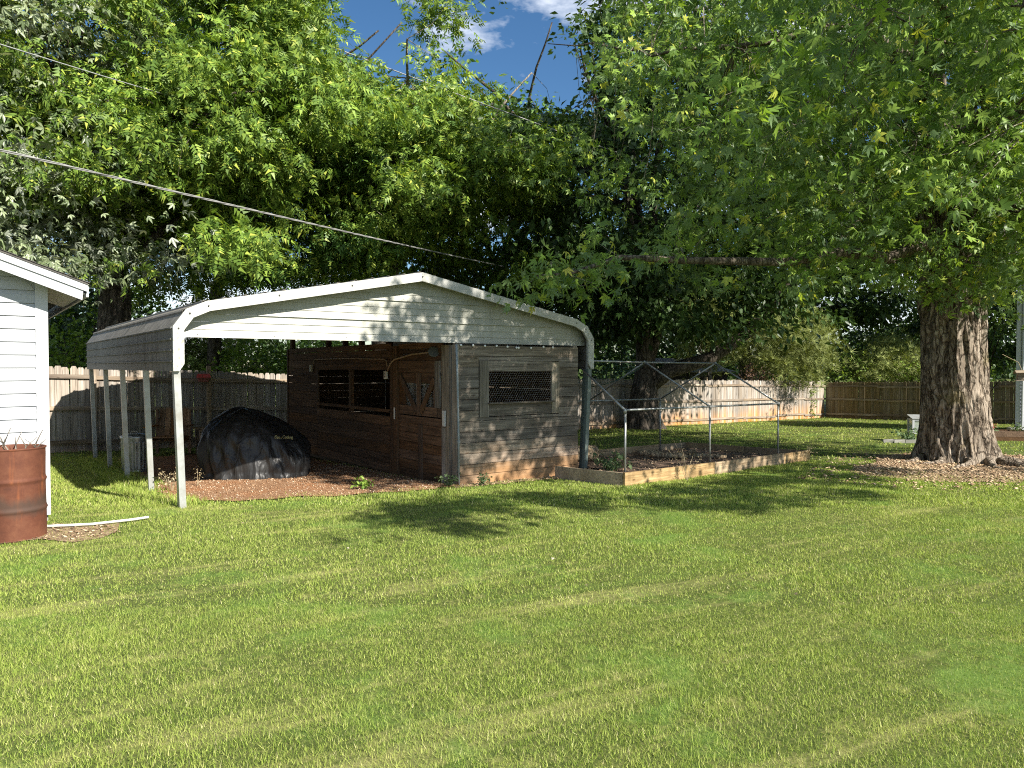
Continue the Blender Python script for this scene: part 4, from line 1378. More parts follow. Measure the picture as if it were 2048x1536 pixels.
# logs in the bed
lp = Bp(1.75, 2.45); lz = gz(lp.x, lp.y) + 0.09
lg = empty('cut_log', (lp.x, lp.y, lz), BED_A - 0.25, 'short thick cut log lying at the back of the raised bed', 'log')
mb = MB(); pts = [(-0.32, 0, 0.14), (-0.1, 0, 0.145), (0.1, 0.01, 0.15), (0.32, 0, 0.14)]
mb.tube(pts, [0.155, 0.15, 0.16, 0.15], 18, False).obj('log_bark', M['log'], lg, True)
for s in (-1, 1):
    MB().lathe([(0.150, 0), (0.06, 0.004), (0.01, 0.005)], 18, capb=False).obj('cut_end', M['cut_end'], lg).matrix_local = Matrix.Translation((s * 0.318, 0, 0.14)) @ Matrix.Rotation(R(90) * s, 4, 'Y')
lp = Bp(3.55, 1.75); lz = gz(lp.x, lp.y) + 0.14
pts = [(-0.70, 0.12, 0.06), (-0.45, 0.05, 0.05), (-0.1, 0.0, 0.0), (0.3, -0.02, -0.02), (0.8, -0.12, -0.03), (1.2, -0.16, -0.05)]
lg2 = empty('fallen_branch', (lp.x, lp.y, lz), BED_A - 0.5, 'long pale fallen branch lying across the raised bed', 'branch')
MB().tube(pts, [0.055, 0.065, 0.07, 0.065, 0.05, 0.03], 12).obj('branch', M['log'], lg2, True)
MB().tube([(0.35, -0.02, 0), (0.45, -0.13, 0.07), (0.50, -0.19, 0.09)], [0.05, 0.045, 0.04], 10).obj('stub', M['log'], lg2, True)


# ------------------------------------------------------------------ leaf templates
def T_maple(curl=1.0, wid=1.0, sk=0):
    v = [(0, 0, 0)]; f = []
    lobes = [(-80 + sk, 0.50, 0.10 * wid), (-40 + sk, 0.78 + 0.004 * sk, 0.13 * wid), (0, 1.0, 0.15 * wid), (38 + sk, 0.80 - 0.006 * sk, 0.13 * wid), (78 + sk, 0.52, 0.10 * wid)]
    for a, l, w in lobes:
        a = R(a); d = np.array([math.sin(a), math.cos(a)]); n = np.array([d[1], -d[0]])
        i = len(v)
        p1 = d * l * 0.52 - n * w; p2 = d * l; p3 = d * l * 0.52 + n * w
        z_ = -0.10 * l * curl
        v += [(p1[0], p1[1], 0.02), (p2[0], p2[1], z_ * 1.6), (p3[0], p3[1], 0.02)]
        f += [(0, i + 2, i), (i, i + 2, i + 1)]
    v = np.array(v, float); v[:, 1] += 0.05
    return v, np.array(f)


def T_pinnate(n=7, ll=0.40, lw=0.085):
    v, f = [], []
    for k in range(n):
        if k == n - 1: y, a = 0.72, 0
        else:
            y = 0.18 + 0.54 * (k // 2) / ((n - 1) // 2); a = 62 if k % 2 else -62
        a = R(a); d = np.array([math.sin(a), math.cos(a)]); nn = np.array([d[1], -d[0]])
        o_ = np.array([0, y]); i = len(v)
        dz = -0.10 if k != n - 1 else -0.16
        q = [o_ + d * ll * 0.12 - nn * lw, o_ + d * ll * 0.12 + nn * lw, o_ + d * ll]
        zz_ = [-0.12 * y, -0.12 * y + 0.02, dz - 0.12 * y]
        v += [(q[m][0], q[m][1], zz_[m]) for m in range(3)]
        f += [(i, i + 1, i + 2)]
    return np.array(v, float), np.array(f)


def T_oval():
    v = np.array([(0, 0, 0), (-0.27, 0.45, 0.06), (0, 1, -0.08), (0.27, 0.45, 0.06)], float)
    return v, np.array([(0, 3, 2), (0, 2, 1)])


def T_spray():
    v, f = [], []
    for k in range(5):
        a = R(-50 + 25 * k); i = len(v)
        d = np.array([math.sin(a), math.cos(a)]); nn = np.array([d[1], -d[0]])
        l = 1.0 - 0.12 * abs(k - 2)
        v += [(-nn[0] * 0.03, -nn[1] * 0.03, 0), (nn[0] * 0.03, nn[1] * 0.03, 0), (d[0] * l, d[1] * l, 0.1 * (k % 2))]
        f += [(i, i + 1, i + 2)]
    return np.array(v, float), np.array(f)


def leaf_mesh(name, tmpl, pos, nrm, tip, size):
    """instances of tmpl (x right, y tip, z normal) baked in one mesh"""
    if isinstance(tmpl, list):
        n = len(pos); k = len(tmpl); Vs_, Fs_, b_ = [], [], 0
        for q in range(k):
            sl_ = slice(q, n, k)
            v_, f_ = leaf_arrays(tmpl[q], pos[sl_], nrm[sl_], tip[sl_], size[sl_])
            Vs_.append(v_); Fs_.append(f_ + b_); b_ += len(v_)
        return arr_mesh(name, np.concatenate(Vs_), np.concatenate(Fs_))
    return arr_mesh(name, *leaf_arrays(tmpl, pos, nrm, tip, size))


def leaf_arrays(tmpl, pos, nrm, tip, size):
    tv, tf = tmpl
    n = len(pos)
    nrm = nrm / (np.linalg.norm(nrm, axis=1, keepdims=True) + 1e-9)
    tip = tip - nrm * np.sum(tip * nrm, 1, keepdims=True)
    tip = tip / (np.linalg.norm(tip, axis=1, keepdims=True) + 1e-9)
    rt_ = np.cross(tip, nrm)
    s = size[:, None, None]
    W = (tv[None, :, 0:1] * rt_[:, None, :] + tv[None, :, 1:2] * tip[:, None, :] + tv[None, :, 2:3] * nrm[:, None, :]) * s + pos[:, None, :]
    F = (tf[None] + (np.arange(n) * len(tv))[:, None, None]).reshape(-1, tf.shape[1])
    return W.reshape(-1, 3), F


def clump_leaves(centers, rad, per, rg, size, droop=0.5, up=0.8, flat=0.6, crown_c=None):
    n = len(centers)
    c = np.repeat(centers, per, 0); rr = np.repeat(rad, per)
    d = rg.normal(size=(n * per, 3)); d /= np.linalg.norm(d, axis=1, keepdims=True)
    r = rg.random(n * per) ** 0.45
    off = d * (r * rr)[:, None]; off[:, 2] *= flat
    hor = np.linalg.norm(off[:, :2], axis=1)
    off[:, 2] -= droop * 0.5 * hor ** 2 / np.maximum(rr, 0.1)
    pos = c + off
    outw = d.copy()
    if crown_c is not None:
        oc = pos - crown_c; oc /= np.linalg.norm(oc, axis=1, keepdims=True) + 1e-9
        outw = outw * 0.6 + oc * 0.7
    nrm = outw * 0.45 + np.array([0, 0, up * 0.75]) + rg.normal(size=pos.shape) * 0.62
    tip = outw + rg.normal(size=pos.shape) * 0.45 + np.array([0, 0, -droop])
    sz = size * (0.6 + 0.7 * rg.random(n * per))
    return pos, nrm, tip, sz


def crown_points(rg, n, c, r, shell=0.55, keep=None, gap=0.0, gs=0.7):
    out = []
    tot = 0
    while tot < n:
        d = rg.normal(size=(n * 2, 3)); d /= np.linalg.norm(d, axis=1, keepdims=True)
        rad = shell + (1 - shell) * rg.random(n * 2) if False else (shell ** 3 + (1 - shell ** 3) * rg.random(n * 2)) ** (1 / 3)
        lump = 1 + 0.16 * np.sin(d[:, 0] * 4.1 + c[0]) * np.sin(d[:, 1] * 3.7 + c[1]) + 0.12 * np.sin(d[:, 2] * 6.3 + d[:, 0] * 5 + c[0])
        p = np.array(c) + d * (rad * lump)[:, None] * np.array(r)
        if gap > 0:
            nz = np.sin(p[:, 0] * gs * 1.9 + 1.3 * np.sin(p[:, 1] * gs)) * np.sin(p[:, 1] * gs * 1.7 + np.sin(p[:, 2] * gs * 1.4)) * np.sin(p[:, 2] * gs * 2.1 + p[:, 0] * gs)
            p = p[nz < 1 - gap - 0.35 + 0.25 * rg.random(len(p))] if gap < 1 else p
        if keep is not None: p = p[keep(p)]
        out.append(p); tot += len(p)
        if len(out) > 60: break
    return np.concatenate(out)[:n]


def twigs_to(mb, centers, nodes, rg, r0=0.02, maxd=3.5, frac=1.0):
    nodes_np = np.array([tuple(q[0]) for q in nodes])
    used = {}
    for c in centers:
        if rg.random() > frac: continue
        d = np.linalg.norm(nodes_np - c, axis=1)
        order = np.argsort(d)[:6]
        k = next((int(q) for q in order if used.get(int(q), 0) < 4), None)
        if k is None: continue
        if d[k] > maxd or d[k] < 0.15: continue
        used[k] = used.get(k, 0) + 1
        a = Vector(nodes_np[k]); b_ = Vector(c)
        m = a.lerp(b_, 0.4) + Vector((rg.normal() * 0.16, rg.normal() * 0.16, rg.normal() * 0.12)) * max(0.4, d[k] * 0.6)
        m2 = m.lerp(b_, 0.55) + Vector((rg.normal() * 0.10, rg.normal() * 0.10, rg.normal() * 0.10)) * max(0.4, d[k] * 0.5)
        rr = min(nodes[k][1] * 0.5, r0 * (0.5 + d[k] * 0.25))
        mb.tube([a, m, m2, b_], [rr, rr * 0.7, rr * 0.45, rr * 0.2], 4, False)


def limb(mb, p0, p1, r0, r1, rg, sag=0.0, n=9, wob=0.12, nodes=None, sides=8):
    p0 = Vector(p0); p1 = Vector(p1); ln = (p1 - p0).length
    pts, rs = [], []
    ph = rg.random(4) * 6.28
    for i in range(n + 1):
        t = i / n
        w = math.sin(t * math.pi)
        q = p0.lerp(p1, t) + Vector((math.sin(t * 7 + ph[0]) * wob * w, math.sin(t * 6 + ph[1]) * wob * w, sag * w + math.sin(t * 9 + ph[2]) * wob * 0.7 * w)) * (ln / 4)
        pts.append(q); rs.append(r0 + (r1 - r0) * t ** 0.8)
        if nodes is not None: nodes.append((q, rs[-1]))
    mb.tube(pts, rs, sides, True)
    return pts


def trunk_mesh(base, top, r0, r1, flare, rg, n=56, rows=60, nb=7, rough=0.04, sway=0.1):
    base = Vector(base); top = Vector(top)
    vs = []
    ph = rg.random(12) * 6.28
    for j in range(rows + 1):
        t = j / rows
        c = base.lerp(top, t) + Vector((math.sin(t * 3 + ph[0]), math.cos(t * 2.6 + ph[1]) - 1, 0)) * sway * t * (1 - t) * 2
        hgt = t * (top - base).length
        r = r0 + (r1 - r0) * t
        fl = flare * math.exp(-hgt / 0.42)
        for i in range(n):
            a = 2 * math.pi * i / n
            but = 0.5 + 0.5 * math.sin(nb * a + 0.8 * math.sin(2 * a + ph[2]) + ph[3])
            k = r + fl * (0.35 + 0.75 * but ** 1.5)
            k += rough * (math.sin(5 * a + 1.5 * hgt + ph[4]) * 0.8 + math.sin(9 * a - 0.9 * hgt + ph[5]) * 0.5) * (0.6 + 0.4 * math.sin(hgt * 1.7 + ph[6]))
            q = Vector((math.cos(a) * r * 9 + ph[7], math.sin(a) * r * 9, hgt * 1.5))
            nz = mnoise.noise(q + Vector((0, 0, 0.8 * mnoise.noise(q * 0.5))))
            nz2 = mnoise.noise(Vector((q.x * 2.3, q.y * 2.3, hgt * 3.4)))
            k += rough * (0.75 - 2.4 * abs(nz)) * 0.8 + rough * 0.5 * (0.4 - abs(nz2))
            vs.append((c.x + k * math.cos(a), c.y + k * math.sin(a), c.z))
    fs = [(j * n + i, j * n + (i + 1) % n, (j + 1) * n + (i + 1) % n, (j + 1) * n + i) for j in range(rows) for i in range(n)]
    fs.append(tuple(rows * n + i for i in range(n)))
    return MB().add(vs, fs)


def proj(p):
    """image position (2048 wide) of points, only used to keep the crown clear of the open yard below it"""
    cp_, sp_ = math.cos(math.atan(35 / 1480)), math.sin(math.atan(35 / 1480))
    d = p - np.array([0, 0, CAM_H])
    fw = d[:, 1] * cp_ - d[:, 2] * sp_; up = d[:, 1] * sp_ + d[:, 2] * cp_
    fw_ = np.maximum(fw, 0.1)
    return 1024 + 1480 * d[:, 0] / fw_, 768 - 1480 * up / fw_, fw


# ------------------------------------------------------------------ the big silver maple
rg = np.random.default_rng(5)
maple = empty('silver_maple', (0, 0, 0), 0, 'huge silver maple with furrowed gray trunk and overhanging lobed leaves at right', 'tree')
fork = Vector((8.72, 14.85, 3.9))
tb = MAPLE + Vector((0, 0, -0.08))
trunk_mesh(tb, Vector((8.55, 14.8, 5.3)), 0.60, 0.46, 0.30, rg, 220, 150, 7, 0.06, 0.10).obj('trunk', M['bark'], maple, True)
nodes = []
mb = MB()
# hand placed limbs: low sagging limb to the left, uprights, limbs toward the viewer
la = [fork + Vector((0.1, 0.0, 0.1)), Vector((8.15, 14.3, 4.0)), Vector((7.4, 13.6, 3.92)), Vector((6.7, 13.2, 3.62)), Vector((5.7, 12.7, 3.66)), Vector((4.5, 12.1, 3.40)), Vector((2.6, 11.2, 3.30)), Vector((1.6, 10.9, 3.30)), Vector((0.8, 10.6, 3.02)), Vector((0.35, 10.45, 2.98))]
lr = [0.26, 0.18, 0.125, 0.10, 0.095, 0.07, 0.055, 0.042, 0.025, 0.012]
mb.tube(la, lr, 10)
for q, r_ in zip(la[2:], lr[2:]): nodes.append((q, r_))
up1 = limb(mb, Vector((8.62, 14.85, 4.7)), (10.9, 15.8, 12.0), 0.40, 0.14, rg, 0, 12, 0.10, nodes, 14)
up2 = limb(mb, Vector((8.5, 14.8, 4.8)), (7.0, 13.0, 11.5), 0.36, 0.10, rg, 0.2, 12, 0.12, nodes, 12)
up3 = limb(mb, fork + Vector((0.0, -0.1, 0.2)), (8.4, 9.6, 9.6), 0.30, 0.08, rg, 0.3, 12, 0.10, nodes, 12)
tgt = [((4.4, 4.6, 6.4), up3[6], 0.09, 0.4), ((6.2, 4.2, 7.2), up3[8], 0.08, 0.3), ((4.6, 10.8, 6.0), up2[3], 0.13, 0.4), ((2.2, 11.8, 6.6), up2[4], 0.12, 0.5), ((3.0, 9.2, 7.6), up2[6], 0.11, 0.4), ((1.6, 14.0, 9.2), up2[7], 0.10, 0.4),
       ((5.6, 7.6, 5.6), up3[3], 0.12, 0.3), ((7.6, 6.4, 6.6), up3[5], 0.10, 0.2), ((4.6, 6.4, 7.6), up3[7], 0.09, 0.3), ((9.6, 6.6, 7.6), up3[8], 0.08, 0.2),
       ((12.0, 10.2, 6.6), up1[3], 0.12, 0.3), ((15.5, 12.5, 8.0), up1[5], 0.12, 0.4), ((14.0, 17.5, 9.0), up1[6], 0.12, 0.3), ((9.0, 19.5, 10.0), up1[6], 0.12, 0.3),
       ((5.0, 17.5, 10.5), up2[8], 0.10, 0.3), ((5.5, 11.0, 12.5), up2[10], 0.09, 0.3), ((10.5, 11.0, 12.5), up1[10], 0.10, 0.2), ((13.0, 14.5, 14.5), up1[12], 0.10, 0.2), ((8.5, 15.0, 15.5), up1[12], 0.09, 0.0),
       ((8.6, 11.2, 3.9), up3[1], 0.08, 0.3), ((9.6, 12.0, 4.0), up3[1], 0.07, 0.3), ((10.2, 12.6, 4.6), up1[1], 0.07, 0.3), ((11.4, 13.6, 3.3), up1[1], 0.08, 0.8), ((12.2, 15.0, 3.6), up1[2], 0.08, 0.9),
       ((6.6, 9.2, 4.9), up3[2], 0.09, 0.3), ((3.9, 8.3, 6.2), up3[4], 0.08, 0.5), ((6.9, 12.2, 5.2), up2[2], 0.08, 0.2)]
for e, s, r_, sg in tgt:
    pts = limb(mb, s, e, r_, 0.02, rg, sg * 0.5, 10, 0.16, nodes, 7)
    for k in range(4):
        a = pts[3 + k * 2 if 3 + k * 2 < len(pts) else -2]
        d = Vector(rg.normal(size=3)) * 0.9 + (Vector(e) - Vector(s)).normalized() * 0.8 + Vector((0, 0, -0.15))
        limb(mb, a, a + d, 0.03, 0.008, rg, 0, 5, 0.2, nodes, 5)
mb.obj('limbs', M['limb_bark'], maple, True)
# surface roots
mbr = MB()
for k, a in enumerate((-2.6, -2.1, -1.6, -1.1, -0.6, -3.0)):
    d = Vector((math.cos(a), math.sin(a), 0)); ln = random.uniform(0.8, 1.7)
    pts = []
    for i in range(6):
        t = i / 5
        q = MAPLE + d * (0.7 + ln * t) + Vector((-d.y, d.x, 0)) * 0.18 * math.sin(t * 4 + k)
        q.z = gz(q.x, q.y) + 0.05 * (1 - t) - 0.02 * t
        pts.append(q)
    mbr.tube(pts, [0.11, 0.085, 0.06, 0.05, 0.035, 0.02], 8)
mbr.obj('surface_root', M['bark'], maple, True)


def maple_keep(p):
    px, py, fw = proj(p)
    t = p[:, 2] / SUN.z
    sx_ = p[:, 0] - SUN.x * t; sy_ = p[:, 1] - SUN.y * t       # where its shade falls on the lawn
    bx = np.interp(sx_, [-3, -1, 0.3, 2, 4, 8, 12], [7.9, 7.5, 7.9, 9.1, 9.3, 10.8, 12.5])
    k = sy_ > bx + rg.normal(size=len(p)) * 0.35
    a, b_ = uv_of(sx_, sy_)
    k &= a - 0.25 * b_ > 1.9 + rg.normal(size=len(p)) * 0.35
    vis = (fw > 0.5) & (px > -100) & (px < 2150)
    lim_y = np.interp(px, [900, 1000, 1150, 1300, 1500, 1750, 1850, 1950, 2048], [560, 580, 590, 580, 565, 545, 580, 615, 680])
    k &= ~(vis & (py > lim_y))
    left = np.interp(py, [-200, 0, 150, 250, 400, 520], [880, 950, 990, 980, 970, 950])
    k &= ~((fw > 0.5) & (px < left))
    k &= p[:, 1] > 4.6
    # the lower trunk stands in the sun
    rel = p - np.array([9.3, 14.4, 1.4]); al_ = rel @ np.array(tuple(SUN))
    dist = np.linalg.norm(rel - al_[:, None] * np.array(tuple(SUN)), axis=1)
    k &= ~((dist < 1.25) & (rg.random(len(p)) < 0.8))
    # small windows of sky at the right edge
    k &= ~(vis & (np.hypot(px - 1945, py - 235) < 55) & (rg.random(len(p)) < 0.85))
    k &= ~(vis & (px < 1180) & (px > 900) & (py < 250) & (rg.random(len(p)) < 0.9))
    return k


def open_front(p):
    return (p[:, 1] > 8.6 + 0.55 * (p[:, 2] - 4.5) + 0.12 * np.clip(p[:, 0] - 6, 0, 9)) | (rg.random(len(p)) < 0.05)


bo_ = crown_points(rg, 330, (7.8, 13.0, 6.8), (8.4, 6.6, 3.8), 0.15, lambda p: maple_keep(p) & open_front(p))
low = np.repeat(bo_, 5, 0) + rg.normal(size=(len(bo_) * 5, 3)) * np.array([0.42, 0.42, 0.24])
low = low[maple_keep(low)]
cl = crown_points(rg, 330, (9.4, 15.6, 11.0), (8.2, 6.0, 6.0), 0.5, lambda p: maple_keep(p) & (p[:, 2] > 9.5) & open_front(p))
# leaf clumps added along sun rays to shade the carport's right half
gu = rg.uniform(2.5, 6.9, 700); gzz = rg.uniform(0.2, 3.3, 700); gt = rg.uniform(6.0, 11.5, 700)
gp = np.array([tuple(L(a_, 0.1, z_)) for a_, z_ in zip(gu, gzz)]) + np.array(tuple(SUN)) * gt[:, None] + rg.normal(size=(700, 3)) * 0.25
qx, qy, qf = proj(gp)
gp = gp[(np.sin(gu * 3.3 + 0.7) * np.sin(gzz * 3.6 + gu * 1.7) < 0.42) & (gu > 2.6 + 0.5 * rg.random(700)) & ~((qx < 1000) & (qy > -120)) & (gp[:, 1] > 3.2)][:260]
# mostly unseen leaf clumps, added along sun rays to shade lawn before the shed
lawn_shade = [(-1.66, 7.36), (-1.62, 9.1), (-0.44, 10.1), (0.9, 10.6), (2, 10.6), (5.5, 13.7), (7.45, 13.7), (4.3, 9.4), (2.5, 8.77), (1.08, 9.1), (-0.07, 7.7), (-0.85, 7.25)]
qx_ = rg.uniform(-1.7, 7.5, 2600); qy_ = rg.uniform(7.2, 13.8, 2600)
hole = np.sin(qx_ * 3.1 + 1.2 * np.sin(qy_ * 2.2)) * np.sin(qy_ * 3.7 + qx_ * 1.1) > 0.25
kk = inpoly(qx_, qy_, lawn_shade) & ~hole
gq = np.stack([qx_[kk], qy_[kk], np.zeros(kk.sum())], 1)
gq = gq + np.array(tuple(SUN)) * rg.uniform(8.0, 11.5, len(gq))[:, None]
qx, qy, qf = proj(gq)
gq = gq[~((qx < 1000) & (qy > -120) & (qf > 0.3)) & ~((qy > 480) & (qf > 0.3))][:250]
gp = np.concatenate([gp, gq])
# low drooping sprays along limbs
nd = np.array([tuple(q[0]) for q in nodes if q[1] < 0.09] + [tuple(q) for q in la[1:]] * 8)
ex = nd[rg.integers(0, len(nd), 1500)] + rg.normal(size=(1500, 3)) * np.array([0.5, 0.5, 0.4]) - np.array([0, 0, 0.15])
ea, eb = uv_of(ex[:, 0], ex[:, 1])
ex = ex[maple_keep(ex) & open_front(ex) & ~((ea < 7.2) & (eb > -0.8) & (ex[:, 2] < 3.9))][:750]
near = np.concatenate([ex, low, gp])
high = cl
rad = rg.uniform(0.22, 0.58, len(near)); rad[-len(gp):] *= 0.8
p_, n_, t_, s_ = clump_leaves(near, rad, 22, rg, 0.142, 0.75, 0.65, 0.8)
p2, n2, t2, s2 = clump_leaves(high, rg.uniform(0.7, 1.2, len(high)), 15, rg, 0.28, 0.5, 0.8, 0.6)
lm_ = leaf_mesh('crown', [T_maple(), T_maple(2.6, 0.9, 8), T_maple(-1.2, 1.15, -6), T_maple(4.0, 0.7, 4)], np.concatenate([p_, p2]), np.concatenate([n_, n2]), np.concatenate([t_, t2]), np.concatenate([s_, s2]))
link('crown', lm_, M['maple_leaf'], maple)
mb = MB()
twigs_to(mb, near, nodes, rg, 0.013, 3.2, 0.55)
mb.obj('twigs', M['twig'], maple)['kind'] = 'stuff'


# ------------------------------------------------------------------ other trees
def tree(name, label, base, trunk_h, r0, c, rr, nclump, per, tmpl, size, mat, seed, shell=0.45, gap=0.0, keep=None, lean=(0, 0), nlimb=13, bark='bark_dark', clr=(0.6, 1.2), twig_frac=0.25, stems=None, group='trees behind the fence', gs=0.7, pale=False):
    rg_ = np.random.default_rng(seed)
    t = empty(name, (0, 0, 0), 0, label, 'tree', group)
    b0 = Vector(base); b0.z = gz(b0.x, b0.y) - 0.15
    top = b0 + Vector((lean[0], lean[1], trunk_h))
    trunk_mesh(b0, top, r0, r0 * 0.72, r0 * 0.7, rg_, 40, 40, 6, r0 * 0.06, 0.2).obj('trunk', M[bark], t, True)
    nds = []
    mb_ = MB()
    cc = Vector(c)
    lead = limb(mb_, top - Vector((0, 0, 0.2)), cc + Vector((0, 0, rr[2] * 0.35)), r0 * 0.68, 0.05, rg_, 0, 12, 0.07, nds, 9)
    for k in range(nlimb):
        a = 2 * math.pi * (k + rg_.random() * 0.6) / nlimb * 1.618
        el = rg_.uniform(-0.35, 0.75)
        e = cc + Vector((math.cos(a) * rr[0] * 0.85, math.sin(a) * rr[1] * 0.85, el * rr[2]))
        s = lead[min(10, 1 + int(k * 9 / nlimb))] if k > 1 else top
        pts = limb(mb_, s, e, r0 * 0.36, 0.025, rg_, 0.25, 9, 0.12, nds, 6)
    mb_.obj('limbs', M['twig'] if pale else M[bark], t, True)
    nb_ = max(30, nclump // 11)
    bo = crown_points(rg_, nb_ * 2, c, rr, shell, None, 0.0, gs) + rg_.normal(size=(nb_ * 2, 3)) * np.array([0.5, 0.5, 0.5])
    bo = bo[(bo[:, 1] < c[1] + rr[1] * 0.35) | (rg_.random(len(bo)) < 0.5)][:nb_]
    sz_ = rg_.uniform(0.4, 1.0, len(bo)) * rg_.choice([0.8, 1.0, 1.5], len(bo))
    pts = np.repeat(bo, 12, 0) + rg_.normal(size=(len(bo) * 12, 3)) * np.array([0.80, 0.80, 0.26]) * np.repeat(sz_, 12)[:, None]
    if keep is not None: pts = pts[keep(pts)]
    pts = pts[rg_.permutation(len(pts))][:nclump]
    p, n, tp, s = clump_leaves(pts, rg_.uniform(clr[0], clr[1], len(pts)), per, rg_, size, 0.55, 0.8, 0.55, np.array(c))
    link('crown', leaf_mesh('crown', tmpl, p, n, tp, s), M[mat], t)
    mb_ = MB()
    twigs_to(mb_, pts, nds, rg_, 0.022, 2.6, twig_frac)
    if mb_.v: mb_.obj('twigs', M['twig'] if pale else M[bark], t)['kind'] = 'stuff'
    return t


PIN = T_pinnate(); MAP = T_maple(); MAP3 = (MAP[0][[0, 4, 5, 6, 7, 8, 9, 10, 11, 12]], np.array([(0, 2, 1), (0, 3, 2), (0, 5, 4), (0, 6, 5), (0, 8, 7), (0, 9, 8)])); OVA = T_oval(); SPR = T_spray()


def keep_above(lims, sky=()):
    def f(p):
        px, py, fw = proj(p)
        k = py < np.interp(px, lims[0], lims[1])
        for sxx, syy, rx, ry in sky:
            jr = np.random.default_rng(len(p)).uniform(0.55, 1.2, len(p)) + 0.25 * np.sin(p[:, 0] * 2.3) * np.sin(p[:, 2] * 1.9)
            k &= ~(((px - sxx) / rx) ** 2 + ((py - syy) / ry) ** 2 < jr)
        return k
    return f


SKY = [(745, 10, 135, 165), (800, 120, 75, 65), (1010, 85, 140, 150), (1130, 160, 90, 85), (590, 290, 18, 40), (640, 400, 22, 26)]
lowL = ([-200, 120, 240, 330, 480, 620, 720, 900, 1100], [470, 560, 560, 580, 590, 590, 560, 540, 560])
tree('silver_leaf_tree', 'pale silvery leaved tree at far left above the white house roof', (-14.0, 17.6, 0), 3.0, 0.35, (-12.0, 16.8, 7.6), (3.3, 2.8, 5.0), 900, 20, MAP3, 0.19, 'silver_leaf', 41, 0.5, keep=keep_above(lowL, SKY))
tree('walnut_tree', 'large tree with thick dark trunk and drooping compound leaves behind the carport left end', (-10.15, 18.9, 0), 4.6, 0.46, (-9.6, 19.4, 9.2), (5.6, 5.0, 6.4), 1250, 26, PIN, 0.36, 'walnut_leaf', 42, 0.35, keep=keep_above(lowL, SKY))
tree('walnut_tree', 'slim dark trunked tree with drooping compound leaves seen under the carport roof', (-9.75, 24.5, 0), 5.0, 0.25, (-8.0, 24.0, 8.8), (5.2, 4.6, 6.0), 950, 24, PIN, 0.38, 'cool_leaf', 43, 0.35, keep=keep_above(lowL, SKY))
tree('ash_tree', 'tall light green tree with pale branches rising in the middle behind the carport', (-4.2, 23.5, 0), 4.5, 0.30, (-3.3, 23.4, 8.0), (5.0, 4.6, 5.4), 1100, 25, PIN, 0.37, 'walnut_leaf', 44, 0.35, keep=keep_above(lowL, SKY), pale=True, twig_frac=0.4)
lowR = ([700, 900, 1100, 1250, 1450, 1600, 1750, 1900, 2200], [560, 620, 715, 715, 700, 690, 700, 700, 700])
tr3 = tree('leaning_shade_tree', 'dark shaded tree with a leaning low limb standing before the far fence', (4.75, 26.6, 0), 2.3, 0.55, (4.2, 26.0, 8.2), (7.8, 5.6, 6.0), 1900, 26, OVA, 0.26, 'shade_dark_leaf', 45, 0.3, keep=keep_above(lowR, SKY), lean=(0.1, 0), group=None)
mb = MB()
mb.tube([(4.7, 26.5, 0.9), (5.6, 26.3, 1.55), (7.0, 26.0, 2.0), (8.2, 25.8, 2.9), (9.3, 25.6, 4.2), (10.6, 25.4, 5.6), (12.2, 25.0, 7.0)], [0.34, 0.27, 0.23, 0.21, 0.18, 0.14, 0.09], 12)
mb.obj('leaning_limb', M['bark_dark'], tr3, True)
tree('dark_tree', 'dark broad leaved tree filling the gap left of the big maple trunk', (12.5, 40.0, 0), 4.0, 0.4, (12.0, 39.0, 9.0), (8.5, 5.5, 6.6), 1300, 22, OVA, 0.36, 'shade_dark_leaf', 46, 0.4, keep=keep_above(lowR))
tree('dark_tree', 'dark broad leaved tree behind the right end fence and house corner', (23.5, 40.0, 0), 3.4, 0.4, (23.5, 38.5, 8.2), (8.0, 5.5, 7.2), 1100, 22, OVA, 0.36, 'shade_dark_leaf', 47, 0.4, keep=keep_above(([1500, 1700, 1900, 2300], [660, 680, 730, 735])))
tree('green_tree', 'mid green tree behind the shed roof between carport and maple', (-0.5, 33.0, 0), 4.0, 0.35, (0.2, 32.0, 9.5), (6.0, 4.6, 7.0), 900, 18, OVA, 0.26, 'cool_leaf', 48, 0.4, keep=keep_above(([700, 900, 1100, 1400], [560, 620, 700, 690]), SKY))


# ------------------------------------------------------------------ shrubs behind the fences
def shrub(name, label, x, y, h, w, n, tmpl, size, mat, seed, stem='bark_dark', up=0.5, droop=0.0, cat='shrub', group='shrubs beyond the fence', z_lo=0.25):
    rg_ = np.random.default_rng(seed)
    t = empty(name, (0, 0, 0), 0, label, cat, group)
    z0 = gz(x, y)
    pts = crown_points(rg_, max(30, n // 30), (x, y, z0 + h * (0.5 + z_lo / 2)), (w / 2, w / 2 * 0.8, h * (0.5 - z_lo / 4)), 0.4)
    pts = pts[pts[:, 2] > z0 + 0.3]
    p, nn, tp, s = clump_leaves(pts, rg_.uniform(0.25, 0.6, len(pts)) * max(1, w / 3), 30, rg_, size, droop, up, 0.8, np.array([x, y, z0 + h * 0.4]))
    link('foliage', leaf_mesh('foliage', tmpl, p, nn, tp, s), M[mat], t)
    mb_ = MB(); nds = [(Vector((x, y, z0 + 0.2 + h * 0.7 * k / 8)), 0.05) for k in range(9)]
    mb_.tube([(x, y, z0 - 0.1), (x + jit(0.1), y, z0 + h * 0.5), (x + jit(0.2), y, z0 + h * 0.9)], [0.07, 0.05, 0.015], 7)
    twigs_to(mb_, pts, nds, rg_, 0.02, 4, 0.5)
    mb_.obj('stem', M[stem], t)
    return t


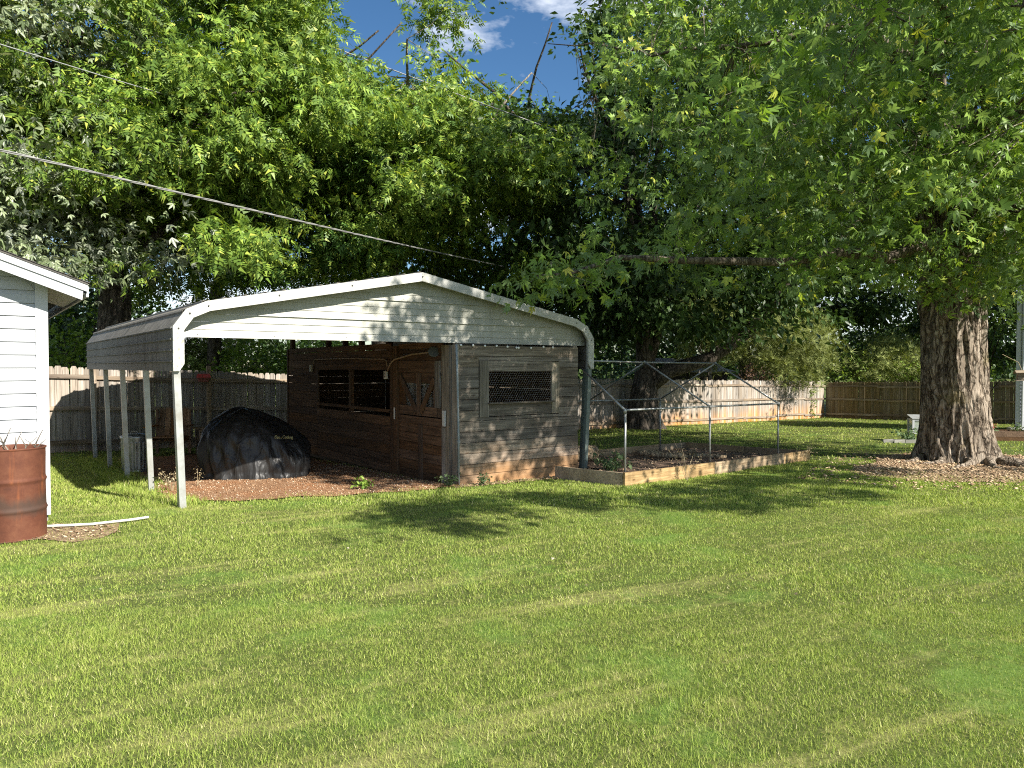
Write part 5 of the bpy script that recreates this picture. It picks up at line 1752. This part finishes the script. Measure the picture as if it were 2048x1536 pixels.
shrub('green_shrub', 'dense green shrub behind the fence beside the white house', -12.6, 21.0, 3.1, 4.2, 2600, OVA, 0.16, 'bright_leaf', 61)
shrub('dark_shrub', 'tall dark shrub behind the fence under the house eave', -13.8, 24.5, 5.6, 4.4, 2600, OVA, 0.2, 'shade_dark_leaf', 62)
shrub('cedar', 'olive cedar seen under the carport gable behind the fence', -11.6, 25.8, 3.4, 3.4, 3600, SPR, 0.30, 'cedar_leaf', 63, 'twig', 0.2, -0.4)
shrub('bright_shrub', 'bright green low shrub behind the fence left of the plank shed', -8.4, 24.6, 2.9, 3.2, 2600, OVA, 0.15, 'bright_leaf', 64, 'twig')
shrub('gray_shrub', 'grayish twiggy cedar between the trunk and the bright shrub', -10.3, 28.0, 3.6, 3.4, 2600, SPR, 0.28, 'cedar_leaf', 65, 'twig', 0.2, -0.3)
shrub('green_shrub', 'leafy green shrub rising behind the plank shed wall', -7.6, 29.5, 3.7, 4.4, 2600, OVA, 0.18, 'bright_leaf', 66, 'twig')
shrub('cedar', 'feathery olive cedar overhanging the far fence corner', 12.5, 33.8, 4.4, 4.6, 5000, SPR, 0.36, 'cedar_leaf', 67, 'twig', 0.2, -0.5, z_lo=0.5)
shrub('cedar', 'smaller pale cedar right of the far fence corner', 19.0, 36.5, 3.6, 4.4, 4200, SPR, 0.36, 'cedar_leaf', 68, 'twig', 0.2, -0.5, z_lo=0.3)
shrub('bright_shrub', 'yellow green shrub behind the right end fence next to the big trunk', 20.6, 35.0, 2.9, 4.0, 2600, OVA, 0.16, 'bright_leaf', 69, 'twig')
shrub('bright_shrub', 'low yellow green shrub between the two cedars at the fence corner', 17.2, 37.0, 2.9, 3.6, 2400, OVA, 0.16, 'bright_leaf', 70, 'twig')
shrub('cedar', 'olive cedar behind the leaning dark limb', 9.0, 33.5, 5.6, 3.4, 3600, SPR, 0.36, 'cedar_leaf', 71, 'twig', 0.2, -0.5, z_lo=0.5)
shrub('pink_shrub', 'pale pinkish dry shrub showing over the far fence', 12.2, 36.6, 2.7, 2.0, 1400, OVA, 0.14, 'pink_leaf', 72, 'twig')
shrub('green_shrub', 'shaded leafy shrub beside the right house corner', 17.3, 26.9, 5.6, 3.0, 2600, OVA, 0.20, 'shade_dark_leaf', 73, z_lo=0.5)

for k, (x_, y_, h_, w_, lab) in enumerate(((3.0, 40.0, 8.5, 9.0, 'tall dark thicket behind the fence left of the leaning limb'), (7.0, 47.0, 9.0, 10.0, 'dark thicket rising behind the old plank shed'),
        (15.5, 49.0, 9.5, 11.0, 'dark thicket behind the cedar at the fence corner'), (25.0, 48.0, 9.5, 11.0, 'dark thicket behind the right end fence'), (33.0, 43.0, 10.0, 11.0, 'dark thicket beyond the blue gray house corner'),
        (-19.0, 27.5, 6.0, 7.0, 'dark thicket beyond the fence at the far left'), (-22.0, 38.0, 8.0, 9.0, 'deeper dark thicket beyond the fence at the left'))):
    shrub('thicket', lab, x_, y_, h_, w_, 5400, OVA, 0.34, 'shade_dark_leaf', 170 + k, z_lo=0.05, group='dark thickets beyond the fence')

# far treeline beyond the field
rg = np.random.default_rng(77)
fx = rg.uniform(-170, 170, 2600); fy_ = rg.uniform(150, 175, 2600)
hm = 8.0 + 2.5 * np.sin(fx * 0.09) + 1.5 * np.sin(fx * 0.31 + 1)
fz = rg.random(2600) * hm - 1.0
pts = np.stack([fx, fy_, fz], 1)
p, nn, tp, s = clump_leaves(pts, rg.uniform(1.5, 3, len(pts)), 7, rg, 1.9, 0.3, 0.8, 0.7)
tag(link('distant_wood', leaf_mesh('distant_wood', OVA, p, nn, tp, s), M['shade_dark_leaf']), 'far off low line of woods beyond the field', 'woods', kind='stuff')

# ------------------------------------------------------------------ building beyond the fence
bx, by = 10.9, 41.0
ob = empty('old_shed', (bx, by, gz(bx, by)), R(40), 'dark old plank shed half hidden behind the far fence', 'shed')
for k in range(24):
    MB().b2(-1.8 + k * 0.15, -1.8 + k * 0.15 + 0.142, jit(0.004), 0.03, -0.2, 2.25).obj('plank', M['old_wood'], ob)
for k in range(16):
    MB().b2(-1.82, -1.79, 0.035 + k * 0.15, 0.035 + k * 0.15 + 0.142, -0.2, 2.25).obj('plank', M['old_wood'], ob)
MB().add([(-2.1, -0.35, 2.25), (2.1, -0.35, 2.25), (2.1, 2.8, 3.0), (-2.1, 2.8, 3.0), (-2.1, -0.35, 2.31), (2.1, -0.35, 2.31), (2.1, 2.8, 3.06), (-2.1, 2.8, 3.06)],
         [(0, 3, 2, 1), (4, 5, 6, 7), (0, 1, 5, 4), (1, 2, 6, 5), (2, 3, 7, 6), (3, 0, 4, 7)]).obj('roof', M['roof_metal'], ob)

# ------------------------------------------------------------------ right edge: house corner, planter, cold frame, feeder
hx_, hy_ = 16.38, 24.0
rh = empty('blue_house', (hx_, hy_, gz(hx_, hy_)), R(-35), 'corner of a blue gray sided house with white trim at right edge', 'house')
z = 0.15
while z < 5.2:
    MB().add([(0.10, -0.02, z), (4.0, -0.02, z), (4.0, -0.004, z + 0.114), (0.10, -0.004, z + 0.114), (0.10, 0, z), (4.0, 0, z)], [(0, 1, 2, 3), (4, 5, 1, 0)]).obj('siding_board', M['blue_siding'], rh)
    z += 0.12
MB().b2(0.0, 4.0, 0.0, 3.0, -0.1, 5.3).obj('wall', M['blue_siding'], rh)
MB().b2(-0.005, 0.10, -0.03, -0.001, 0.05, 5.3).obj('corner_board', M['corner_trim'], rh)
MB().b2(-0.03, -0.001, -0.03, 0.10, 0.05, 5.3).obj('corner_board', M['corner_trim'], rh)
MB().add([(-0.4, -0.4, 5.3), (4.2, -0.4, 5.3), (4.2, 3.2, 6.2), (-0.4, 3.2, 6.2), (-0.4, -0.4, 5.4), (4.2, -0.4, 5.4), (4.2, 3.2, 6.3), (-0.4, 3.2, 6.3)],
         [(0, 3, 2, 1), (4, 5, 6, 7), (0, 1, 5, 4), (1, 2, 6, 5), (2, 3, 7, 6), (3, 0, 4, 7)]).obj('roof', M['shingle'], rh)
MB().tube([(0.16, -0.065, 5.3), (0.16, -0.065, 0.15), (0.16, -0.16, 0.06)], 0.036, 8).obj('downspout', M['corner_trim'], rh)
tag(MB().box((16.15, 23.75, gz(16.15, 23.75) + 0.10), (0.36, 0.2, 0.2)).obj('concrete_block', M['stone']), 'gray concrete block on the ground by the house downspout', 'block')

px_, py_ = 13.85, 20.6
pz = gz(px_, py_)
pl = empty('planter_box', (px_, py_, pz), R(-12), 'long dark timber planter box with red flowers right of the maple trunk', 'planter')
for (x0, x1, y0, y1) in ((-0.9, 0.9, -0.32, -0.28), (-0.9, 0.9, 0.28, 0.32), (-0.9, -0.86, -0.279, 0.279), (0.86, 0.9, -0.279, 0.279)):
    for k in range(2):
        MB().b2(x0, x1, y0, y1, -0.03 + k * 0.155, 0.12 + k * 0.155).obj('board', M['brown_wood_y'], pl)
MB().b2(-0.858, 0.858, -0.278, 0.278, 0.0, 0.24).obj('soil', M['soil'], pl)
for k, (fx_, fy2, red) in enumerate(((-0.55, 0.0, True), (0.25, 0.05, False), (0.6, -0.05, True))):
    rg_ = np.random.default_rng(90 + k)
    c = Vector((px_, py_, pz + 0.33)) + Matrix.Rotation(R(-12), 3, 'Z') @ Vector((fx_, fy2, 0))
    fl = empty('flowering_plant', (0, 0, 0), 0, ['red flowering plant at the near end of the timber planter box', 'leafy green plant in the middle of the timber planter box', 'red flowering plant at the far end of the timber planter box'][k], 'plant', 'plants in the timber planter')
    pts = np.array([tuple(c)]) + rg_.normal(size=(10, 3)) * np.array([0.09, 0.09, 0.05])
    p, nn, tp, s = clump_leaves(pts, np.full(len(pts), 0.12), 14, rg_, 0.06, 0.3, 0.6, 0.8)
    link('leaves', leaf_mesh('leaves', OVA, p, nn, tp, s), M['weed'], fl)
    if red:
        p, nn, tp, s = clump_leaves(pts[:6] + np.array([0, 0, 0.08]), np.full(6, 0.07), 16, rg_, 0.055, 0.0, 0.6, 0.6)
        link('flowers', leaf_mesh('flowers', OVA, p, nn, tp, s), M['petal'], fl)

cx_, cy_ = 11.32, 20.4
cz_ = gz(cx_, cy_)
cf = empty('cold_frame', (cx_, cy_, cz_), R(-15), 'white framed glass cold frame box beside the maple trunk', 'cold frame')
w2, d2, h2 = 0.28, 0.26, 0.62
for sx_ in (-1, 1):
    for sy_ in (-1, 1):
        MB().b2(sx_ * w2 - 0.025, sx_ * w2 + 0.025, sy_ * d2 - 0.025, sy_ * d2 + 0.025, 0, h2).obj('leg', M['corner_trim'], cf)
for zz_ in (0.22, h2 - 0.05):
    for sy_ in (-1, 1):
        MB().b2(-w2 + 0.026, w2 - 0.026, sy_ * d2 - 0.018, sy_ * d2 + 0.018, zz_, zz_ + 0.045).obj('rail', M['corner_trim'], cf)
    for sx_ in (-1, 1):
        MB().b2(sx_ * w2 - 0.018, sx_ * w2 + 0.018, -d2 + 0.026, d2 - 0.026, zz_, zz_ + 0.045).obj('rail', M['corner_trim'], cf)
for sy_ in (-1, 1):
    MB().b2(-w2 + 0.026, w2 - 0.026, sy_ * d2 - 0.003, sy_ * d2 + 0.003, 0.266, h2 - 0.052).obj('pane', M['glass'], cf)
for sx_ in (-1, 1):
    MB().b2(sx_ * w2 - 0.003, sx_ * w2 + 0.003, -d2 + 0.026, d2 - 0.026, 0.266, h2 - 0.052).obj('pane', M['glass'], cf)
MB().box((0, 0.0, h2 + 0.05), (0.62, 0.60, 0.016), Matrix.Rotation(R(8), 3, 'X')).obj('lid', M['galv_leg'], cf)
MB().b2(-w2 + 0.03, w2 - 0.03, -d2 + 0.03, d2 - 0.03, 0.24, 0.262).obj('shelf', M['corner_trim'], cf)
fl = empty('potted_flower', (cx_ + 0.05, cy_ - 0.02, cz_ + 0.262), 0, 'red flower in a small pot inside the cold frame', 'plant')
MB().lathe([(0.04, 0), (0.055, 0.09)], 12).obj('pot', M['pink'], fl)
MB().tube([(0, 0, 0.09), (0.01, 0, 0.19)], 0.005, 5).obj('stem', M['weed'], fl)
MB().lathe([(0.005, 0.17), (0.035, 0.20), (0.02, 0.23)], 8).obj('bloom', M['red'], fl)
# edging stones with a small plant
stn = []
for k in range(5):
    x = 10.05 + k * 0.28; y = 19.75 - k * 0.06
    w_ = random.uniform(0.25, 0.30)
    mb = MB().box((0, 0, 0), (w_, 0.16, 0.085))
    mb.v = [(a + jit(0.02), b_ + jit(0.02), c + jit(0.012)) for a, b_, c in mb.v]
    o = mb.obj('edging_stone', M['stone']); o.location = (x, y, gz(x, y) + 0.04); o.rotation_euler = (0, 0, jit(0.2) - 0.2)
    tag(o, ['leftmost flat gray edging stone left of the maple trunk', 'second flat gray edging stone left of the maple trunk', 'middle flat gray edging stone left of the maple trunk', 'fourth flat gray edging stone just left of the maple trunk', 'flat gray edging stone nearest to the maple trunk'][k], 'stone', 'edging stones')
rg_ = np.random.default_rng(95)


def weed(name, label, x, y, h, n, seed, mat='weed', stem=True, spread=0.12, lsz=0.07, cat='weed', group=None):
    rg2 = np.random.default_rng(seed)
    t = empty(name, (x, y, gz(x, y)), 0, label, cat, group)
    mb_ = MB(); cs = []
    for k in range(n):
        a = rg2.random() * 6.28; r_ = spread * rg2.random() ** 0.5; hh = h * rg2.uniform(0.5, 1)
        e = Vector((math.cos(a) * r_ * 1.4, math.sin(a) * r_ * 1.4, hh))
        m_ = Vector((math.cos(a) * r_ * 0.5, math.sin(a) * r_ * 0.5, hh * 0.55))
        mb_.tube([(0, 0, -0.02), m_, e], [0.004, 0.003, 0.0015], 4, False)
        for q in (m_, m_.lerp(e, 0.5), e): cs.append(tuple(q))
    mb_.obj('stems', M['dry_weed'] if mat == 'dry_weed' else M['weed'], t)
    p, nn, tp, s = clump_leaves(np.array(cs), np.full(len(cs), 0.05), 5, rg2, lsz, 0.2, 0.6, 0.8)
    link('leaves', leaf_mesh('leaves', OVA, p, nn, tp, s), M[mat], t)
    return t


weed('blue_green_plant', 'low gray green plant beside the edging stones', 10.75, 19.95, 0.34, 16, 96, 'weed', spread=0.30, lsz=0.09, cat='plant')
w0 = L(0.28, 1.75); weed('dry_weed', 'dry brown weed stalks at the foot of the second carport leg', w0.x, w0.y, 0.42, 7, 97, 'dry_weed', spread=0.18, lsz=0.035)
w0 = L(0.72, 2.2); weed('dry_weed', 'single dry seed stalk standing at the edge of the gravel', w0.x, w0.y, 0.40, 2, 98, 'dry_weed', spread=0.06, lsz=0.03)
w0 = L(2.55, 0.35); weed('green_weed', 'small bright green weed growing out of the sunlit gravel', w0.x, w0.y, 0.16, 9, 99, 'bright_leaf', spread=0.10, lsz=0.06)
w0 = L(3.68, -0.1); weed('green_weed', 'leafy green weed at the foot of the half door', w0.x, w0.y, 0.20, 8, 100, 'weed', spread=0.10, lsz=0.05)
w0 = L(4.25, -0.18); weed('green_weed', 'small green weed against the bottom of the plank wall', w0.x, w0.y, 0.14, 6, 101, 'weed', spread=0.07, lsz=0.05)
w0 = Bp(1.0, 1.1); o = weed('bed_weed', 'gray green leafy weed inside the raised bed near its front corner', w0.x, w0.y, 0.36, 12, 102, 'weed', spread=0.24, lsz=0.09)
w0 = Bp(1.35, -0.18); weed('tall_grass_tuft', 'tall wispy grass stalks against the front of the raised bed', w0.x, w0.y, 0.75, 6, 103, 'dry_weed', spread=0.22, lsz=0.03)
w0 = Bp(5.5, -0.15); weed('tall_grass_tuft', 'thin grass stalks by the right front corner of the raised bed', w0.x, w0.y, 0.40, 7, 104, 'dry_weed', spread=0.2, lsz=0.03)
# climbing vine on the far fence
vd = FA + fd * ((FB - FA).length - 1.3) + fn * 0.09
vz = gz(vd.x, vd.y)
vine = empty('climbing_vine', (vd.x, vd.y, vz), 0, 'leafy green vine climbing the sunlit fence near the far corner', 'vine')
cs = []
pts = []
for k in range(12):
    q = Vector((0.10 * math.sin(k * 1.3), 0.0, k * 0.125)); pts.append(q)
    for m_ in range(3): cs.append((q.x + jit(0.10), q.y + jit(0.03) - 0.02, q.z + jit(0.05)))
MB().tube(pts, 0.007, 5).obj('stem', M['twig'], vine)
p, nn, tp, s = clump_leaves(np.array(cs), np.full(len(cs), 0.07), 5, rg_, 0.09, 0.4, 0.3, 0.8)
link('leaves', leaf_mesh('leaves', OVA, p, nn, tp, s), M['bright_leaf'], vine)

# hanging wooden bird feeder on the right of the trunk
fp = Vector((9.98, 14.45, 1.42))
bf = empty('bird_feeder', fp, R(-20), 'small weathered wooden bird feeder hanging on the right side of the trunk', 'bird feeder')
MB().b2(-0.13, 0.13, -0.09, 0.09, 0.0, 0.016).obj('tray', M['gray_wood_x'], bf)
MB().b2(-0.10, 0.06, -0.06, 0.06, 0.018, 0.15).obj('box', M['gray_wood_x'], bf)
MB().box((-0.02, -0.055, 0.175), (0.24, 0.14, 0.014), Matrix.Rotation(R(24), 3, 'X')).obj('roof', M['gray_wood_x'], bf)
MB().box((-0.02, 0.055, 0.175), (0.24, 0.14, 0.014), Matrix.Rotation(R(-24), 3, 'X')).obj('roof', M['gray_wood_x'], bf)
MB().tube([(-0.02, 0, 0.205), (-0.08, 0.0, 0.36), (-0.34, 0.05, 0.52)], 0.005, 5).obj('rope', M['dry_weed'], bf)

# ------------------------------------------------------------------ overhead cables
def cable(p0, p1, sag, r, n=40):
    p0 = Vector(p0); p1 = Vector(p1)
    return [p0.lerp(p1, i / n) - Vector((0, 0, sag * 4 * (i / n) * (1 - i / n))) for i in range(n + 1)]


c1 = empty('power_cable', (0, 0, 0), 0, 'thick gray twisted service cable sloping down above the carport', 'cable')
A1, B1 = Vector((-7.2, 0.1, 3.46)), Vector((1.0, 27.5, 5.15))
cpts = cable(A1, B1, 0.10, 0.02, 160)
for s in range(3):
    q = [p + Vector((0.008 * math.cos(i * 0.9 + s * 2.09), 0, 0.010 * math.sin(i * 0.9 + s * 2.09))) for i, p in enumerate(cpts)]
    MB().tube(q, 0.0075, 6).obj('strand', M['cable'], c1, True)
tag(MB().tube(cable((-9.1, 6.5, 6.0), (-6.7, 22.5, 8.85), 0.1, 0.01), 0.010, 5).obj('thin_cable', M['thin_cable'], None, True), 'thin pale wire crossing the left trees high up', 'cable')
tag(MB().tube(cable((-14.0, 18.0, 13.2), (8.0, 24.0, 7.0), 0.2, 0.01), 0.016, 5).obj('thin_cable', M['cable'], None, True), 'dark wire crossing the patch of blue sky between the tree tops', 'cable')

# fallen leaves on the lawn
rg = np.random.default_rng(123)
n = 70
y = np.sqrt(rg.uniform(9, 130, n)); x = (rg.random(n) * 2 - 1) * y * 0.65
a, b_ = uv_of(x, y); k = (b_ < -0.4) & (y > 4.6)
x, y = x[k], y[k]
p = np.stack([x, y, ground_np(x, y) + 0.035], 1)
nn = np.tile([0, 0, 1.0], (len(p), 1)) + rg.normal(size=p.shape) * 0.4
lm_ = leaf_mesh('fallen_leaves', MAP, p, nn, rg.normal(size=p.shape), rg.uniform(0.015, 0.035, len(p)))
tag(link('fallen_leaves', lm_, M['fallen']), 'pale dry leaves scattered over the lawn', 'leaves', kind='stuff')
